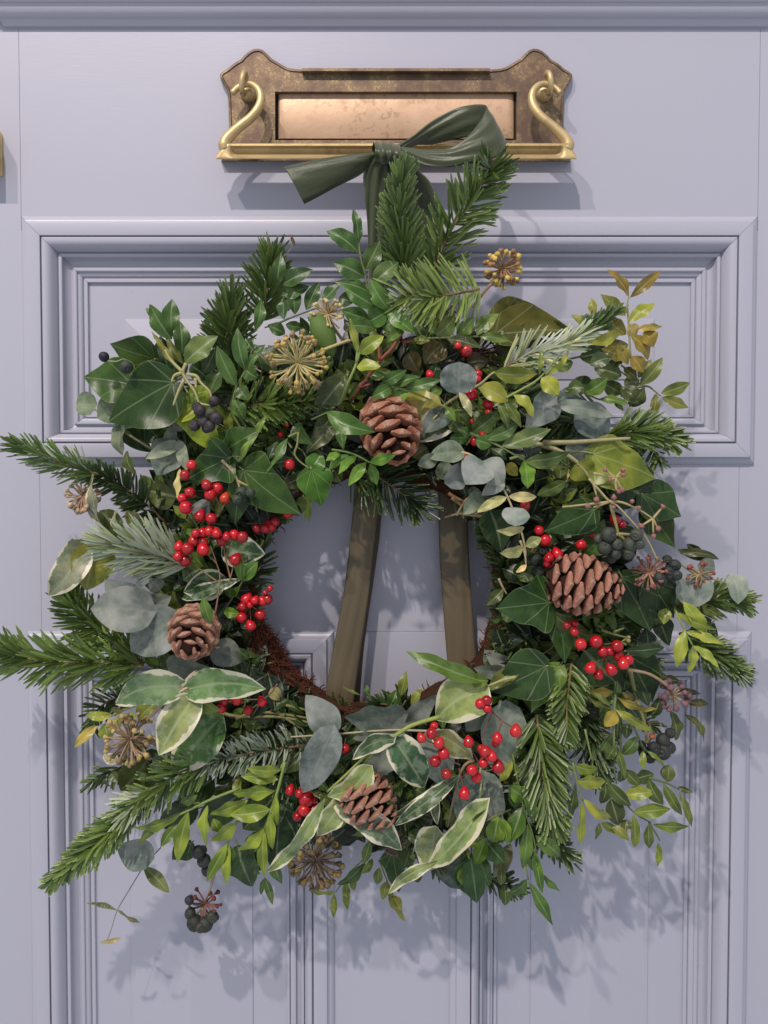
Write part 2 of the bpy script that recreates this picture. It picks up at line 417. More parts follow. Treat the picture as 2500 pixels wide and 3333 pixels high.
# moulded shelf across the top of the view: flares outward as it rises, with mitred returns
SP = [(0, 0), (.2, 2.6), (1.2, 3.4), (2.4, 3.9), (3.6, 4.4), (4.4, 5.0), (4.8, 6.6), (5.6, 8.2), (7.2, 9.9), (9.4, 11.2), (11.6, 12.0), (12.0, 12.2), (12.2, 13.4), (12.8, 14.3), (13.8, 15.0), (15.0, 15.3),
      (16.4, 15.3), (17.6, 15.0), (18.2, 14.4), (18.4, 13.6), (19.0, 13.4), (21, 14.0), (24, 16.5), (27, 20.5), (29, 22), (33, 22), (34, 21.5), (34, 0)]
xs0, xs1 = px(28, 92).x, px(2488, 92).x
V = []
for z, h in SP:
    z /= 1000; h /= 1000
    V += [(xs0 - h, 0.0005, ZC + z), (xs0 - h, -h, ZC + z), (xs1 + h, -h, ZC + z), (xs1 + h, 0.0005, ZC + z)]
Fc = []
for i in range(len(SP) - 1):
    for k in range(3): Fc.append((4*i+k, 4*i+k+1, 4*i+4+k+1, 4*i+4+k))
mesh_obj('shelf_moulding', V, Fc, M['paint_h'], door, angle=28)

# ================================================================== BRASS LETTER PLATE
lp = thing('letter_plate', 'tarnished brass letter plate with copper coloured flap and brass swing handle', 'letterbox')
CXP = 1289.0
half = [(0, 231), (303, 231), (304, 227), (338, 224), (358, 219), (376, 208), (404, 192), (420, 175), (434, 163), (448, 158.5), (463, 160), (477, 167), (494, 181), (504, 193), (528, 207), (548, 224), (566, 235),
        (573, 242), (570, 260), (560, 276), (551, 290), (547, 306), (545, 345), (543, 400), (543, 440), (552, 470), (566, 500), (569, 526), (0, 526)]
# outline, mirrored about the middle
out = [(CXP + a, b) for a, b in half] + [(CXP - a, b) for a, b in half[::-1][1:-1]]
pd = .0
def q(x, y, d): return P('O', x, y, d)
hx0, hx1, hy0, hy1 = 895, 1682, 298, 456
from mathutils.geometry import tessellate_polygon
def densify(a, step=9):
    A = []
    for i in range(len(a)):
        p0, p1 = a[i], a[(i+1) % len(a)]; k = max(1, int(math.hypot(p1[0]-p0[0], p1[1]-p0[1]) / step))
        for j in range(k): A.append((p0[0]+(p1[0]-p0[0])*j/k, p0[1]+(p1[1]-p0[1])*j/k))
    return A
OA = densify(out); n = len(OA)
def inset(pts, mm):
    r = []
    for i in range(len(pts)):
        p0, p1, p2 = pts[i-2], pts[i], pts[(i+2) % len(pts)]
        tx, ty = p2[0]-p0[0], p2[1]-p0[1]; L = math.hypot(tx, ty) or 1
        r.append((p1[0] - ty / L * mm * 4.09, p1[1] + tx / L * mm * 4.09))
    return r
V, Fc = [], []
for mm, d in ((0, .0003), (0, .0048), (.5, .0062), (1.5, .0064), (2.4, .0056)):
    for x, y in inset(OA, mm) if mm else OA: V.append(q(x, y, d))
for k in range(4):
    for i in range(n): Fc.append((k*n+i, k*n+(i+1) % n, (k+1)*n+(i+1) % n, (k+1)*n+i))
face = [q(x, y, .0056) for x, y in inset(OA, 2.4)]
hole = [q(x, y, .0056) for x, y in densify([(hx0, hy0), (hx1, hy0), (hx1, hy1), (hx0, hy1)], 40)]
o_ = len(V); V += face + hole
for tri in tessellate_polygon([[Vector((p.x, p.z, 0)) for p in face], [Vector((p.x, p.z, 0)) for p in hole]]): Fc.append(tuple(o_ + t_ for t_ in tri))
oh = o_ + n; nh = len(hole); ob = len(V)
V += [Vector((p.x, .002, p.z)) for p in hole]
for i in range(nh): Fc.append((oh+i, oh+(i+1) % nh, ob+(i+1) % nh, ob+i))
mesh_obj('back_plate', V, Fc, M['tarnish'], lp, angle=35)
# raised bar along the top of the plate with a dark groove below it
V, Fc = [], []
a = q(984, 230, .0066); b = q(1594, 239, .0066); box(V, Fc, a.x, b.x, -.0102, -.0050, b.z, a.z)
a = q(984, 250, .0066); b = q(1594, 262, .0066)
mesh_obj('top_bar', V, Fc, M['tarnish'], lp, smooth=False)
# flap
V = []; Fc = []
fx0, fx1, fy0, fy1 = 903, 1675, 303, 453
rows = [(0, .0005), (.012, .0022), (.03, .0026), (.97, .0026), (.988, .0022), (1, .0005)]
for (v, dv) in rows:
    for (u, du) in rows:
        d = min(dv, du) - .0008
        V.append(q(fx0 + (fx1-fx0)*u, fy0 + (fy1-fy0)*v, d))
for i in range(5):
    for k in range(5): Fc.append((i*6+k, i*6+k+1, i*6+7+k, i*6+6+k))
mesh_obj('flap', V, Fc, M['flap'], lp, angle=50)
V, Fc = [], []
a = q(880, 286, 0); b = q(1698, 470, 0); box(V, Fc, a.x, b.x, -.0004, -.0002, b.z, a.z)
mesh_obj('slot', V, Fc, M['dark'], lp, smooth=False)
# handle: moulded bar with two swan-neck arms
hd = .026
HX0, HX1 = 703, 1877
def bar_sec(x, k):
    """cross-section of the bar at photo x; k 0..1 = hollow depth"""
    yt, yb = 466, 518
    pts = []
    e0 = hd; 
    sec = [(yt+2, e0-.006), (yt, e0-.001), (yt+3, e0+.0008), (yt+8, e0+.0008), (yt+11, e0+.0008-.0030*k), (yt+18, e0+.0006-.0052*k), (yt+27, e0+.0005-.0058*k), (yt+36, e0+.0006-.0048*k), (yt+43, e0+.0008-.0022*k), (yt+47, e0+.0008), (yb-2, e0+.0006), (yb, e0-.0012), (yb-1, e0-.006), (yt+26, e0-.008)]
    return [q(x, y, d) for y, d in sec]
V, Fc = [], []
xs = [HX0+34, HX0+42, HX0+48, HX0+56, HX0+70, HX0+100] + [HX0+100+ (HX1-HX0-200)*i/20 for i in range(1, 20)] + [HX1-100, HX1-70, HX1-56, HX1-48, HX1-42, HX1-34]
ks = [0, 0, .25, .7, .95, 1] + [1]*19 + [1, .95, .7, .25, 0, 0]
def corner(x, k):   # section at the flared ends
    r = bar_sec(x, 0)
    return r
secs = []
for f_, xx in ((.0, HX0), (.25, HX0+4), (.5, HX0+12), (.8, HX0+24)):
    yt = 514 - 48 * f_
    secs.append([q(xx, y, d) for y, d in [(yt+2, hd-.006), (yt, hd-.002), (yt+(518-yt)*.1, hd), (yt+(518-yt)*.2, hd+.0006), (yt+(518-yt)*.3, hd+.0008), (yt+(518-yt)*.4, hd+.0008), (yt+(518-yt)*.5, hd+.0008), (yt+(518-yt)*.6, hd+.0008), (yt+(518-yt)*.75, hd+.0008), (yt+(518-yt)*.85, hd+.0007), (516.5, hd+.0004), (518, hd-.0012), (517, hd-.006), ((yt+518)/2, hd-.007)]])
L0 = secs[:]
mid_ = [bar_sec(x, k) for x, k in zip(xs, ks)]
R0 = []
for f_, xx in ((.8, HX1-24), (.5, HX1-12), (.25, HX1-4), (.0, HX1)):
    yt = 514 - 48 * f_
    R0.append([q(xx, y, d) for y, d in [(yt+2, hd-.006), (yt, hd-.002), (yt+(518-yt)*.1, hd), (yt+(518-yt)*.2, hd+.0006), (yt+(518-yt)*.3, hd+.0008), (yt+(518-yt)*.4, hd+.0008), (yt+(518-yt)*.5, hd+.0008), (yt+(518-yt)*.6, hd+.0008), (yt+(518-yt)*.75, hd+.0008), (yt+(518-yt)*.85, hd+.0007), (516.5, hd+.0004), (518, hd-.0012), (517, hd-.006), ((yt+518)/2, hd-.007)]])
allsec = L0 + mid_ + R0; ns = 14
for s_ in allsec: V += s_
for i in range(len(allsec) - 1):
    for k in range(ns):
        k2 = (k + 1) % ns; Fc.append((i*ns+k, i*ns+k2, (i+1)*ns+k2, (i+1)*ns+k))
Fc.append(tuple(range(ns))); Fc.append(tuple((len(allsec)-1)*ns+k for k in range(ns))[::-1])
handle = mesh_obj('handle', V, Fc, M['brass'], lp, angle=50)
arm = [(318, 1330, .0235, 50), (296, 1268, .0235, 62), (335, 1180, .0235, 56), (480, 1040, .0235, 47), (600, 945, .023, 46), (690, 840, .022, 45), (733, 730, .021, 42), (722, 630, .020, 38), (670, 560, .0185, 34), (600, 530, .017, 32), (520, 540, .017, 31), (445, 585, .018, 31), (390, 640, .019, 29)]
for sgn in (0, 1):
    pts, rad = [], []
    for x, y, d, r in arm:
        sx = 650 + x * .27125; sy = 130 + y * .27125
        if sgn: sx = 2 * CXP + 2 - sx
        pts.append(q(sx, sy, d)); rad.append(r * 1.12 * .27125 / 4.09 / 1000)
    cp = catmull(pts, 5); cr = []
    for i in range(len(rad) - 1):
        for k in range(5): cr.append(rad[i] + (rad[i+1] - rad[i]) * k / 5)
    cr.append(rad[-1]); cr[0] *= .5
    V, Fc = [], []; tube(V, Fc, cp, cr, 14)
    mesh_obj('swan_neck_arm', V, Fc, M['brass'], handle)
    # eye that carries the arm, on a domed boss
    bx = 650 + 592 * .27125; by = 130 + 645 * .27125
    if sgn: bx = 2 * CXP + 2 - bx
    c0 = q(bx, by, .0055)
    Vb, Fb = lathe([(.0066, 0), (.0066, .0016), (.0058, .0042), (.0045, .0058), (.0034, .0068)], 20)
    V = [(c0.x + a_, -.0055 - c_, c0.z + b_) for a_, b_, c_ in Vb]
    eye = mesh_obj('boss', V, Fb, M['brass'], lp, angle=60)
    ex = 650 + 530 * .27125
    if sgn: ex = 2 * CXP + 2 - ex
    V, Fc = [], []
    ring = []
    ctr = q(ex, 130 + 520 * .27125, .0165)
    for k in range(21):
        a_ = 2 * math.pi * k / 20
        ring.append(Vector((ctr.x + (.0012 if not sgn else -.0012) * math.sin(a_), ctr.y + .0066 * math.cos(a_), ctr.z + .0072 * math.sin(a_))))
    tube(V, Fc, ring, .0021, 10, cap=False)
    mesh_obj('eye', V, Fc, M['brass'], eye)

# brass fitting cut off by the left edge of the view
V, Fc = [], []
c0 = q(-42, 0, 0).x; x1 = q(9, 450, .003).x / 1.02; zb = q(0, 536, .02).z; zt = q(0, 368, .02).z
hw = .016; x1 = q(10, 450, .0).x - .06 * hw; xc = x1 - hw
prof = [(0, zb), (hw, zb), (hw, zb + .028)] + [(hw * math.cos(a * math.pi / 16), zb + .028 + (zt - zb - .028) * math.sin(a * math.pi / 16)) for a in range(1, 8)] + [(0, zt)]
pol = [(xc + a_, b_) for a_, b_ in prof] + [(xc - a_, b_) for a_, b_ in prof[::-1][1:-1]]
cz_ = (zb + zt) / 2
for dd, k in ((.0, 1.06), (.002, 1.06), (.003, 1.0), (.019, 1.0), (.021, .97), (.022, .9)):
    for a_, b_ in pol: V.append((xc + (a_ - xc) * k, -dd, cz_ + (b_ - cz_) * k))
n = len(pol)
for i in range(5):
    for k in range(n): Fc.append((i*n+k, i*n+(k+1) % n, (i+1)*n+(k+1) % n, (i+1)*n+k))
Fc.append(tuple(5*n+k for k in range(n)))
o = mesh_obj('door_latch', V, Fc, M['brass'], None, angle=35)
o['label'] = 'brass door fitting with rounded top, cut off by the left edge'; o['category'] = 'door fitting'

# ================================================================== RIBBON
rb = thing('satin_ribbon', 'olive green satin ribbon tied in a one loop bow round the brass handle', 'ribbon')
GREEN = (0.044, 0.058, 0.022)
SHEEN_BROWN = (0.100, 0.078, 0.040)  # same green ribbon; brownish satin sheen in the opening put into the colour
def ribbon(name, t, pairs, parent, col, seg=8, across=8, sag=0.0, pleat=0.0, label=None):
    A = catmull([P(t, *a) for a, b in pairs], seg); B = catmull([P(t, *b) for a, b in pairs], seg)
    V, uv = [], []
    n = len(A)
    for i in range(n):
        for k in range(across + 1):
            v = k / across
            p = A[i].lerp(B[i], v)
            p.y += -sag * math.sin(math.pi * v) + pleat * math.sin(v * math.pi * 5 + i * .25)
            V.append(p); uv.append((i / (n - 1), v))
    w_ = across + 1
    Fc = [(i*w_+k, i*w_+k+1, (i+1)*w_+k+1, (i+1)*w_+k) for i in range(n-1) for k in range(across)]
    o = mesh_obj(name, V, Fc, M['satin'], parent, uvs=uv, color=col, label=label)
    md = o.modifiers.new('thick', 'SOLIDIFY'); md.thickness = .00045
    return o
# (x, y, depth) pairs = the two selvedges
ribbon('tail', 'T', [((755, 478, .041), (720, 500, .036)), ((720, 474, .044), (700, 535, .038)), ((640, 480, .047), (668, 560, .041)), ((540, 493, .05), (590, 600, .045)), ((450, 510, .052), (510, 645, .047)), ((385, 526, .054), (462, 668, .05))], rb, GREEN, sag=.004, pleat=.0004)
ribbon('bow_loop', 'T', [((810, 445, .042), (835, 478, .040)), ((880, 405, .040), (890, 445, .034)), ((950, 352, .036), (950, 440, .030)), ((1040, 303, .036), (1040, 420, .030)), ((1105, 285, .042), (1120, 410, .034)), ((1145, 286, .054), (1200, 425, .044)), ((1165, 298, .064), (1241, 430, .060)),
                              ((1140, 350, .068), (1205, 488, .068)), ((1095, 408, .070), (1110, 510, .071)), ((1030, 450, .068), (1010, 526, .069)), ((950, 462, .062), (925, 520, .062)), ((880, 455, .052), (850, 488, .052)), ((815, 450, .044), (815, 480, .044))], rb, GREEN, sag=.002, pleat=.0005, across=14)
ribbon('bow_fold', 'T', [((820, 455, .050), (812, 500, .048)), ((850, 470, .058), (838, 520, .055)), ((890, 492, .058), (880, 512, .056)), ((930, 515, .050), (920, 520, .050))], rb, GREEN, sag=.003)
# knot: ribbon wrapped round bar and gathered
V, Fc, uv = [], [], []
nk, mk = 28, 20
for i in range(nk + 1):
    a = 2 * math.pi * i / nk
    for k in range(mk + 1):
        v = k / mk
        cx = 730 + 100 * v; wob = 1 + .07 * math.sin(v * 21 + 1.5 * math.sin(a))
        ry = (30 + 8 * math.sin(math.pi * v)) * wob
        V.append(P('T', cx + 6 * math.sin(a), 466 + 10 * v - ry * math.cos(a) * 1.15, .041 + .015 * math.sin(a) * wob + .004 * math.sin(math.pi * v))); uv.append((i / nk, v))
w_ = mk + 1
Fc = [(i*w_+k, i*w_+k+1, (i+1)*w_+k+1, (i+1)*w_+k) for i in range(nk) for k in range(mk)]
mesh_obj('knot', V, Fc, M['satin'], rb, uvs=uv, color=GREEN)
# two long hangers from the knot down behind the wreath and round its foot
ribbon('hanger', 'O', [((1215, 500, .042), (1262, 520, .044)), ((1185, 560, .038), (1262, 575, .040)), ((1188, 640, .034), (1262, 650, .036)), ((1196, 740, .028), (1262, 780, .030)), ((1200, 900, .02), (1262, 900, .02)), ((1190, 1200, .012), (1262, 1200, .012))], rb, GREEN, sag=.0015, pleat=.0012, across=14)
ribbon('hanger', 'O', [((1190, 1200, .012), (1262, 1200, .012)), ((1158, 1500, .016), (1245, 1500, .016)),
                            ((1152, 1620, .020), (1238, 1620, .018)), ((1140, 1750, .022), (1221, 1750, .020)), ((1119, 1930, .026), (1201, 1930, .022)), ((1085, 2110, .030), (1172, 2130, .026)), ((1060, 2260, .036), (1150, 2290, .034)), ((1055, 2420, .030), (1140, 2430, .030))], rb, SHEEN_BROWN, sag=.0015, pleat=.0003, across=12, label='left hanging ribbon, seen through the wreath')
ribbon('hanger', 'O', [((1246, 1500, .008), (1215, 1500, .010)), ((1240, 1700, .010), (1220, 1700, .014)), ((1222, 1850, .012), (1195, 1850, .016)), ((1200, 2000, .014), (1180, 2000, .018)), ((1183, 2130, .016), (1160, 2130, .020)), ((1170, 2300, .02), (1140, 2300, .022))], rb, (0.07, 0.052, 0.032))  # back strand: sheen brown painted in here too, a darker tone
ribbon('hanger', 'O', [((1258, 515, .042), (1300, 500, .044)), ((1262, 570, .040), (1345, 545, .042)), ((1270, 660, .036), (1405, 600, .036)), ((1290, 800, .030), (1430, 700, .030)), ((1340, 1000, .02), (1440, 950, .02)), ((1400, 1300, .012), (1490, 1300, .012))], rb, GREEN, sag=.0015, pleat=.0012, across=14)
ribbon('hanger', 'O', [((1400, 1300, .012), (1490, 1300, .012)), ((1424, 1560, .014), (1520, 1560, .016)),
                            ((1428, 1700, .016), (1523, 1700, .018)), ((1432, 1830, .018), (1528, 1830, .020)), ((1446, 2020, .022), (1540, 2020, .024)), ((1456, 2150, .026), (1552, 2150, .028)), ((1470, 2300, .034), (1570, 2300, .034)), ((1480, 2420, .030), (1575, 2420, .030))], rb, SHEEN_BROWN, sag=.0015, pleat=.0003, across=12, label='right hanging ribbon, seen through the wreath')
# ================================================================== THE WREATH
wr = thing('christmas_wreath', 'round evergreen christmas wreath of fir, ivy, eucalyptus, red berries and pine cones on the door', 'wreath')
R = random.Random(11)
DG = (.022, .060, .020); MG = (.050, .125, .030); BG = (.095, .215, .035); YG = (.22, .30, .055); OL = (.20, .185, .045)
EU = (.20, .245, .215); EUL = (.33, .37, .29); EUD = (.115, .15, .135); IV = (.016, .050, .020); IVM = (.040, .095, .028); VG = (.13, .21, .10)
VGD = (.045, .11, .050); LIME = (.31, .36, .15); OLD = (.075, .090, .024); GREY = (.07, .10, .07)

def prof_ell(u): return max(0.0, math.sin(math.pi * u ** .92)) ** .80
def prof_lance(u): return max(0.0, math.sin(math.pi * u ** .90)) ** .95 * (1 - .08 * u)
def prof_round(u): return math.sqrt(max(0.0, 1 - (2 * u - 1) ** 2))
def prof_ovate(u): return max(0.0, math.sin(math.pi * u ** .68)) ** .72 * (1.0 if u < .8 else 1 - (u - .8) * 1.2)
LOB = [(0, .20), (.04, .60), (.10, .84), (.18, .98), (.24, 1.0), (.30, .94), (.38, .76), (.46, .66), (.54, .63), (.62, .58), (.72, .45), (.82, .29), (.92, .12), (1, 0)]
LOB2 = [(0, .14), (.03, .42), (.08, .66), (.15, .86), (.24, .98), (.33, 1.0), (.42, .95), (.52, .83), (.62, .67), (.72, .49), (.82, .31), (.91, .14), (1, 0)]
def interp(tab, u):
    for i in range(len(tab) - 1):
        if u <= tab[i+1][0]:
            t = (u - tab[i][0]) / (tab[i+1][0] - tab[i][0]); return tab[i][1] + (tab[i+1][1] - tab[i][1]) * t
    return tab[-1][1]
SHAPE = {'ell': (prof_ell, 'plain', 0), 'lance': (prof_lance, 'plain', 0), 'round': (prof_round, 'euc', 0), 'euc': (prof_ovate, 'euc', 0),
         'ovate': (prof_ovate, 'plain', 0), 'ivy': (lambda u: interp(LOB, u), 'ivy', -.05), 'ivyo': (lambda u: interp(LOB2, u), 'ivy', -.02), 'vg': (prof_ovate, 'varieg', 0), 'vgl': (prof_ell, 'varieg', 0)}
def leaf_geo(b, t, wid, shape, roll=0.0, bend=.10, side=0.0, fold=.26, wave=.055, rnd=R, nu=12, nv=6, curl=0.0):
    f, mat, shift = SHAPE[shape]
    ax = t - b; L = ax.length or 1e-4; X = ax.normalized()
    toward = Vector((0, -1, 0)); N = (toward - X * toward.dot(X))
    if N.length < 1e-3: N = Vector((0, 0, 1))
    N.normalize(); N = Matrix.Rotation(roll, 3, X) @ N; Y = N.cross(X).normalized()
    ph = rnd.uniform(0, 6.28); hw = wid / 2; fr = rnd.uniform(1.3, 2.4)
    V, uv, loc = [], [], []
    for i in range(nu + 1):
        u = i / nu
        ww = f(u) * hw
        for k in range(nv + 1):
            v = 2 * k / nv - 1
            x = u * L + shift * L * abs(v) * math.sin(math.pi * min(1, u * 1.6)) + (-.10 * L * abs(v) * (1 - u) ** 3 if shape in ('ivy', 'ivyo', 'euc', 'vg') else 0)
            y = v * ww + side * L * math.sin(math.pi * u)
            z = bend * L * (math.sin(math.pi * u) - .25 * u) + fold * abs(v) * ww * (1 if True else 0) + wave * L * math.sin(fr * 6.28 * u + ph + v * 1.2) * abs(v) * f(u) + curl * L * v * math.sin(math.pi * u * .9) * f(u)
            V.append(b + X * x + Y * y + N * (z - fold * hw * .3)); uv.append((u, k / nv)); loc.append((x / L, y / L))
    w_ = nv + 1
    Fc = [(i*w_+k, (i+1)*w_+k, (i+1)*w_+k+1, i*w_+k+1) for i in range(nu) for k in range(nv)]
    return V, Fc, uv, loc, M[mat]
def leaf(parent, t, b, e, wid, d0, d1, shape, col, name='leaf', label=None, **kw):
    pb, pe = P(t, b[0], b[1], d0), P(t, e[0], e[1], d1)
    V, Fc, uv, loc, mat = leaf_geo(pb, pe, PX(t, wid * (1.14 if shape in ('ivy', 'ivyo') else 1.10), (d0 + d1) / 2), shape, **kw)
    j = R.uniform(.88, 1.14)
    if shape not in ('round', 'euc'): col = (col[0] * 1.42, col[1] * 1.22, col[2] * .66) if shape[:2] != 'vg' else (col[0] * 1.08, col[1] * 1.12, col[2] * .92)
    if shape in ('ivy', 'ivyo'): col = tuple(x * .85 for x in col)
    return mesh_obj(name, V, Fc, mat, parent, uvs=uv, uvs2=loc, color=tuple(c * j for c in col), label=label)
def stems(t, paths, d, r=.0009, mat='stem', col=(.14, .17, .05), name='sprig', label=None, parent=None, sides=6, taper=.55):
    V, Fc = [], []
    for path in paths:
        pts = [P(t, p[0], p[1], p[2] if len(p) > 2 else d) for p in path]
        cp = catmull(pts, 4) if len(pts) > 1 else pts
        n = len(cp); tube(V, Fc, cp, [r * (1 - (1 - taper) * i / (n - 1)) for i in range(n)], sides)
    return mesh_obj(name, V, Fc, M[mat], parent if parent is not None else wr, color=col, label=label)
def sprig(t, label, shape, col, d, paths, leaves, scol=(.14, .17, .05), r=.0009, name='leafy_sprig', lift=.006, **kw):
    """one cut sprig: its stem, with every leaf a sub-part; leaves = (bx, by, tx, ty, width[, colour][, options])"""
    s = stems(t, paths, d - .001, r, col=scol, name=name, label=label)
    for lf in leaves:
        bx, by, tx, ty, wd = lf[:5]
        c = col; op = dict(kw); sh = shape; dd = d; de = None
        for e in lf[5:]:
            if isinstance(e, tuple): c = e
            elif isinstance(e, str): sh = e
            else: op.update(e)
        dd = op.pop('d', dd); de = op.pop('de', dd + R.uniform(-.003, lift))
        op.setdefault('roll', R.uniform(-.5, .5)); op.setdefault('bend', R.uniform(.03, .17)); op.setdefault('side', R.uniform(-.04, .04))
        leaf(s, t, (bx, by), (tx, ty), wd, dd, de, sh, c, **op)
    return s

# ---- fir: every sprig is a twig with its needles
def fir(t, label, path, ln, col, d0, d1=None, n=210, r=.0011, flat=0.0, up=0.0, ang=(62, 30), wn=.00185, seed=0, scol=(.16, .10, .045), silver=False, curl=.12):
    rnd = random.Random(seed * 31 + len(label or 'fir'))
    d1 = d0 if d1 is None else d1
    k = len(path)
    pts = [P(t, p[0], p[1], d0 + (d1 - d0) * i / (k - 1)) for i, p in enumerate(path)]
    cp = catmull(pts, 8); m = len(cp)
    V, Fc = [], []; tube(V, Fc, cp, [r * (1 - .6 * i / (m - 1)) for i in range(m)], 6)
    tw = mesh_obj('fir_sprig', V, Fc, M['stem'], wr, color=scol, label=label)
    L0 = PX(t, ln, d0) * 1.16; wn *= 1.0; n = int(n * .78); flat = min(1, flat + .30); col = (col[0] * 1.5, col[1] * 1.30, col[2] * .85)
    V, Fc, uv = [], [], []
    for i in range(n):
        s = (i + rnd.random()) / n; s = min(max(s + .02 * math.sin(s * 37 + seed), 0), .999)
        if rnd.random() < .05: continue
        x = s * (m - 1); a = int(x); fr = x - a
        p = cp[a].lerp(cp[a+1], fr); tg = (cp[a+1] - cp[a]).normalized()
        tow = Vector((0, -1, 0)); B = tow - tg * tow.dot(tg)
        if B.length < 1e-3: B = Vector((0, 0, 1))
        B.normalize(); S = tg.cross(B)
        # azimuth round the twig: 0 = toward the viewer
        az = rnd.uniform(-math.pi, math.pi)
        if rnd.random() < flat: az = rnd.choice((-1, 1)) * rnd.uniform(.85, 1.75)
        elif abs(az) > 2.3: az = rnd.uniform(-2.0, 2.0)
        if up: az = rnd.gauss(up, .8)
        rad = B * math.cos(az) + S * math.sin(az)
        an = math.radians(ang[0] + (ang[1] - ang[0]) * s ** 2 + rnd.uniform(-12, 12))
        if s > .97: an *= rnd.uniform(.1, .8)
        dr = tg * math.cos(an) + rad * math.sin(an)
        L = L0 * rnd.uniform(.78, 1.1) * (.72 + .28 * math.sin(math.pi * min(1, s * 1.25 + .15)))
        fc = B * .9 + rad * .3 - tg * .3
        wdir = dr.cross(fc)
        if wdir.length < 1e-3: wdir = dr.cross(S)
        wdir.normalize(); nn = wdir.cross(dr).normalized()
        if silver and rnd.random() < .8: wdir = -wdir; nn = -nn
        if nn.dot(tow) < 0 and not silver: wdir = -wdir; nn = -nn
        b0 = len(V); sh = rnd.random(); w_ = wn * rnd.uniform(.8, 1.15) / 2
        cv = curl * rnd.uniform(.3, 1.3); sb = rnd.uniform(-.06, .06)
        for j, (u, ww) in enumerate(((0, .45), (.25, 1), (.6, 1), (.9, .85), (1, .35))):
            c = p + dr * (L * u) + tg * (L * cv * u * u) + wdir * (sb * L * u * u)
            V += [c - wdir * (w_ * ww), c + (nn if not silver else -nn) * (w_ * .35 * ww) * (-1), c + wdir * (w_ * ww)]
            uv += [(u, sh)] * 3
        for j in range(4):
            q_ = b0 + j * 3
            Fc += [(q_, q_+1, q_+4, q_+3), (q_+1, q_+2, q_+5, q_+4)]
    mesh_obj('needles', V, Fc, M['needle'], tw, uvs=uv, color=col, kind='stuff')
    return tw

# ---- berries
def sphere_mesh(name, prof, seg=14):
    V, Fc = lathe(prof, seg); me = bpy.data.meshes.new(name); me.from_pydata(V, [], Fc); me.shade_smooth(); return me
bm_round = sphere_mesh('berry', [(math.sin(a * math.pi / 10) + .001, -math.cos(a * math.pi / 10) * 1.02) for a in range(0, 10)] + [(.20, .955), (.10, .90), (.02, .92)])
bm_pear = sphere_mesh('berry', [(.02, -1.35), (.25, -1.22), (.52, -.95), (.78, -.6), (.95, -.2), (1, .1), (.95, .42), (.78, .70), (.5, .90), (.25, .965), (.18, .93), (.02, .93)])
bm_ivy = sphere_mesh('berry', [(.02, -.95), (.4, -.88), (.75, -.62), (.96, -.2), (1, .1), (.93, .42), (.74, .68), (.52, .82), (.46, .84), (.44, .80), (.25, .86), (.10, .90), (.07, 1.0), (.01, 1.02)])
for me_ in (bm_round, bm_pear): me_.materials.append(M['berry'])
bm_ivy.materials.append(M['blackberry'])
RED = (.60, .012, .022)
def berries(t, label, lst, d, paths=(), kind='red', name='berry_cluster', scol=(.16, .085, .05), col=None, r=.0006):
    s = stems(t, paths, d - .006, r, col=scol, name=name, label=label) if paths else None
    if s is None:
        x, y = lst[0][:2]
        s = stems(t, [[(x, y, d - .004), (x + 10, y + 10, d - .02)]], d, r, col=scol, name=name, label=label)
    for b in lst:
        x, y, rr = b[:3]; dd = d + R.uniform(-.003, .004) + (b[3] if len(b) > 3 and isinstance(b[3], float) else 0)
        c = RED if kind == 'red' else (.020, .026, .020)
        if col: c = col
        me = bm_round if kind == 'red' else bm_ivy
        for e in b[3:]:
            if e == 'pear': me = bm_pear
            if isinstance(e, tuple): c = e
        if kind == 'red' and me is bm_round and R.random() < .25: me = bm_pear
        rad = PX(t, rr, dd) * R.uniform(1.0, 1.18); p = P(t, x, y, dd)
        ax = Vector((R.uniform(-1, 1), R.uniform(-.9, .25), R.uniform(-1.3, .4))).normalized() if kind == 'red' else Vector((R.uniform(-.9, .9), -1, R.uniform(-.9, .6))).normalized()
        if me is bm_pear: ax = Vector((R.uniform(-.6, .6), -.2, -1)).normalized()
        rot = Vector((0, 0, 1)).rotation_difference(ax).to_matrix().to_4x4()
        j = R.uniform(.62, 1.15)
        if kind == 'red': c = (c[0], c[1] * R.choice((.6, 1, 1, 1, 1.8)), c[2])
        inst('berry', me, Matrix.Translation(p) @ rot @ Matrix.Scale(rad, 4), s, color=(c[0] * j, c[1] * j, c[2] * j))
    return s

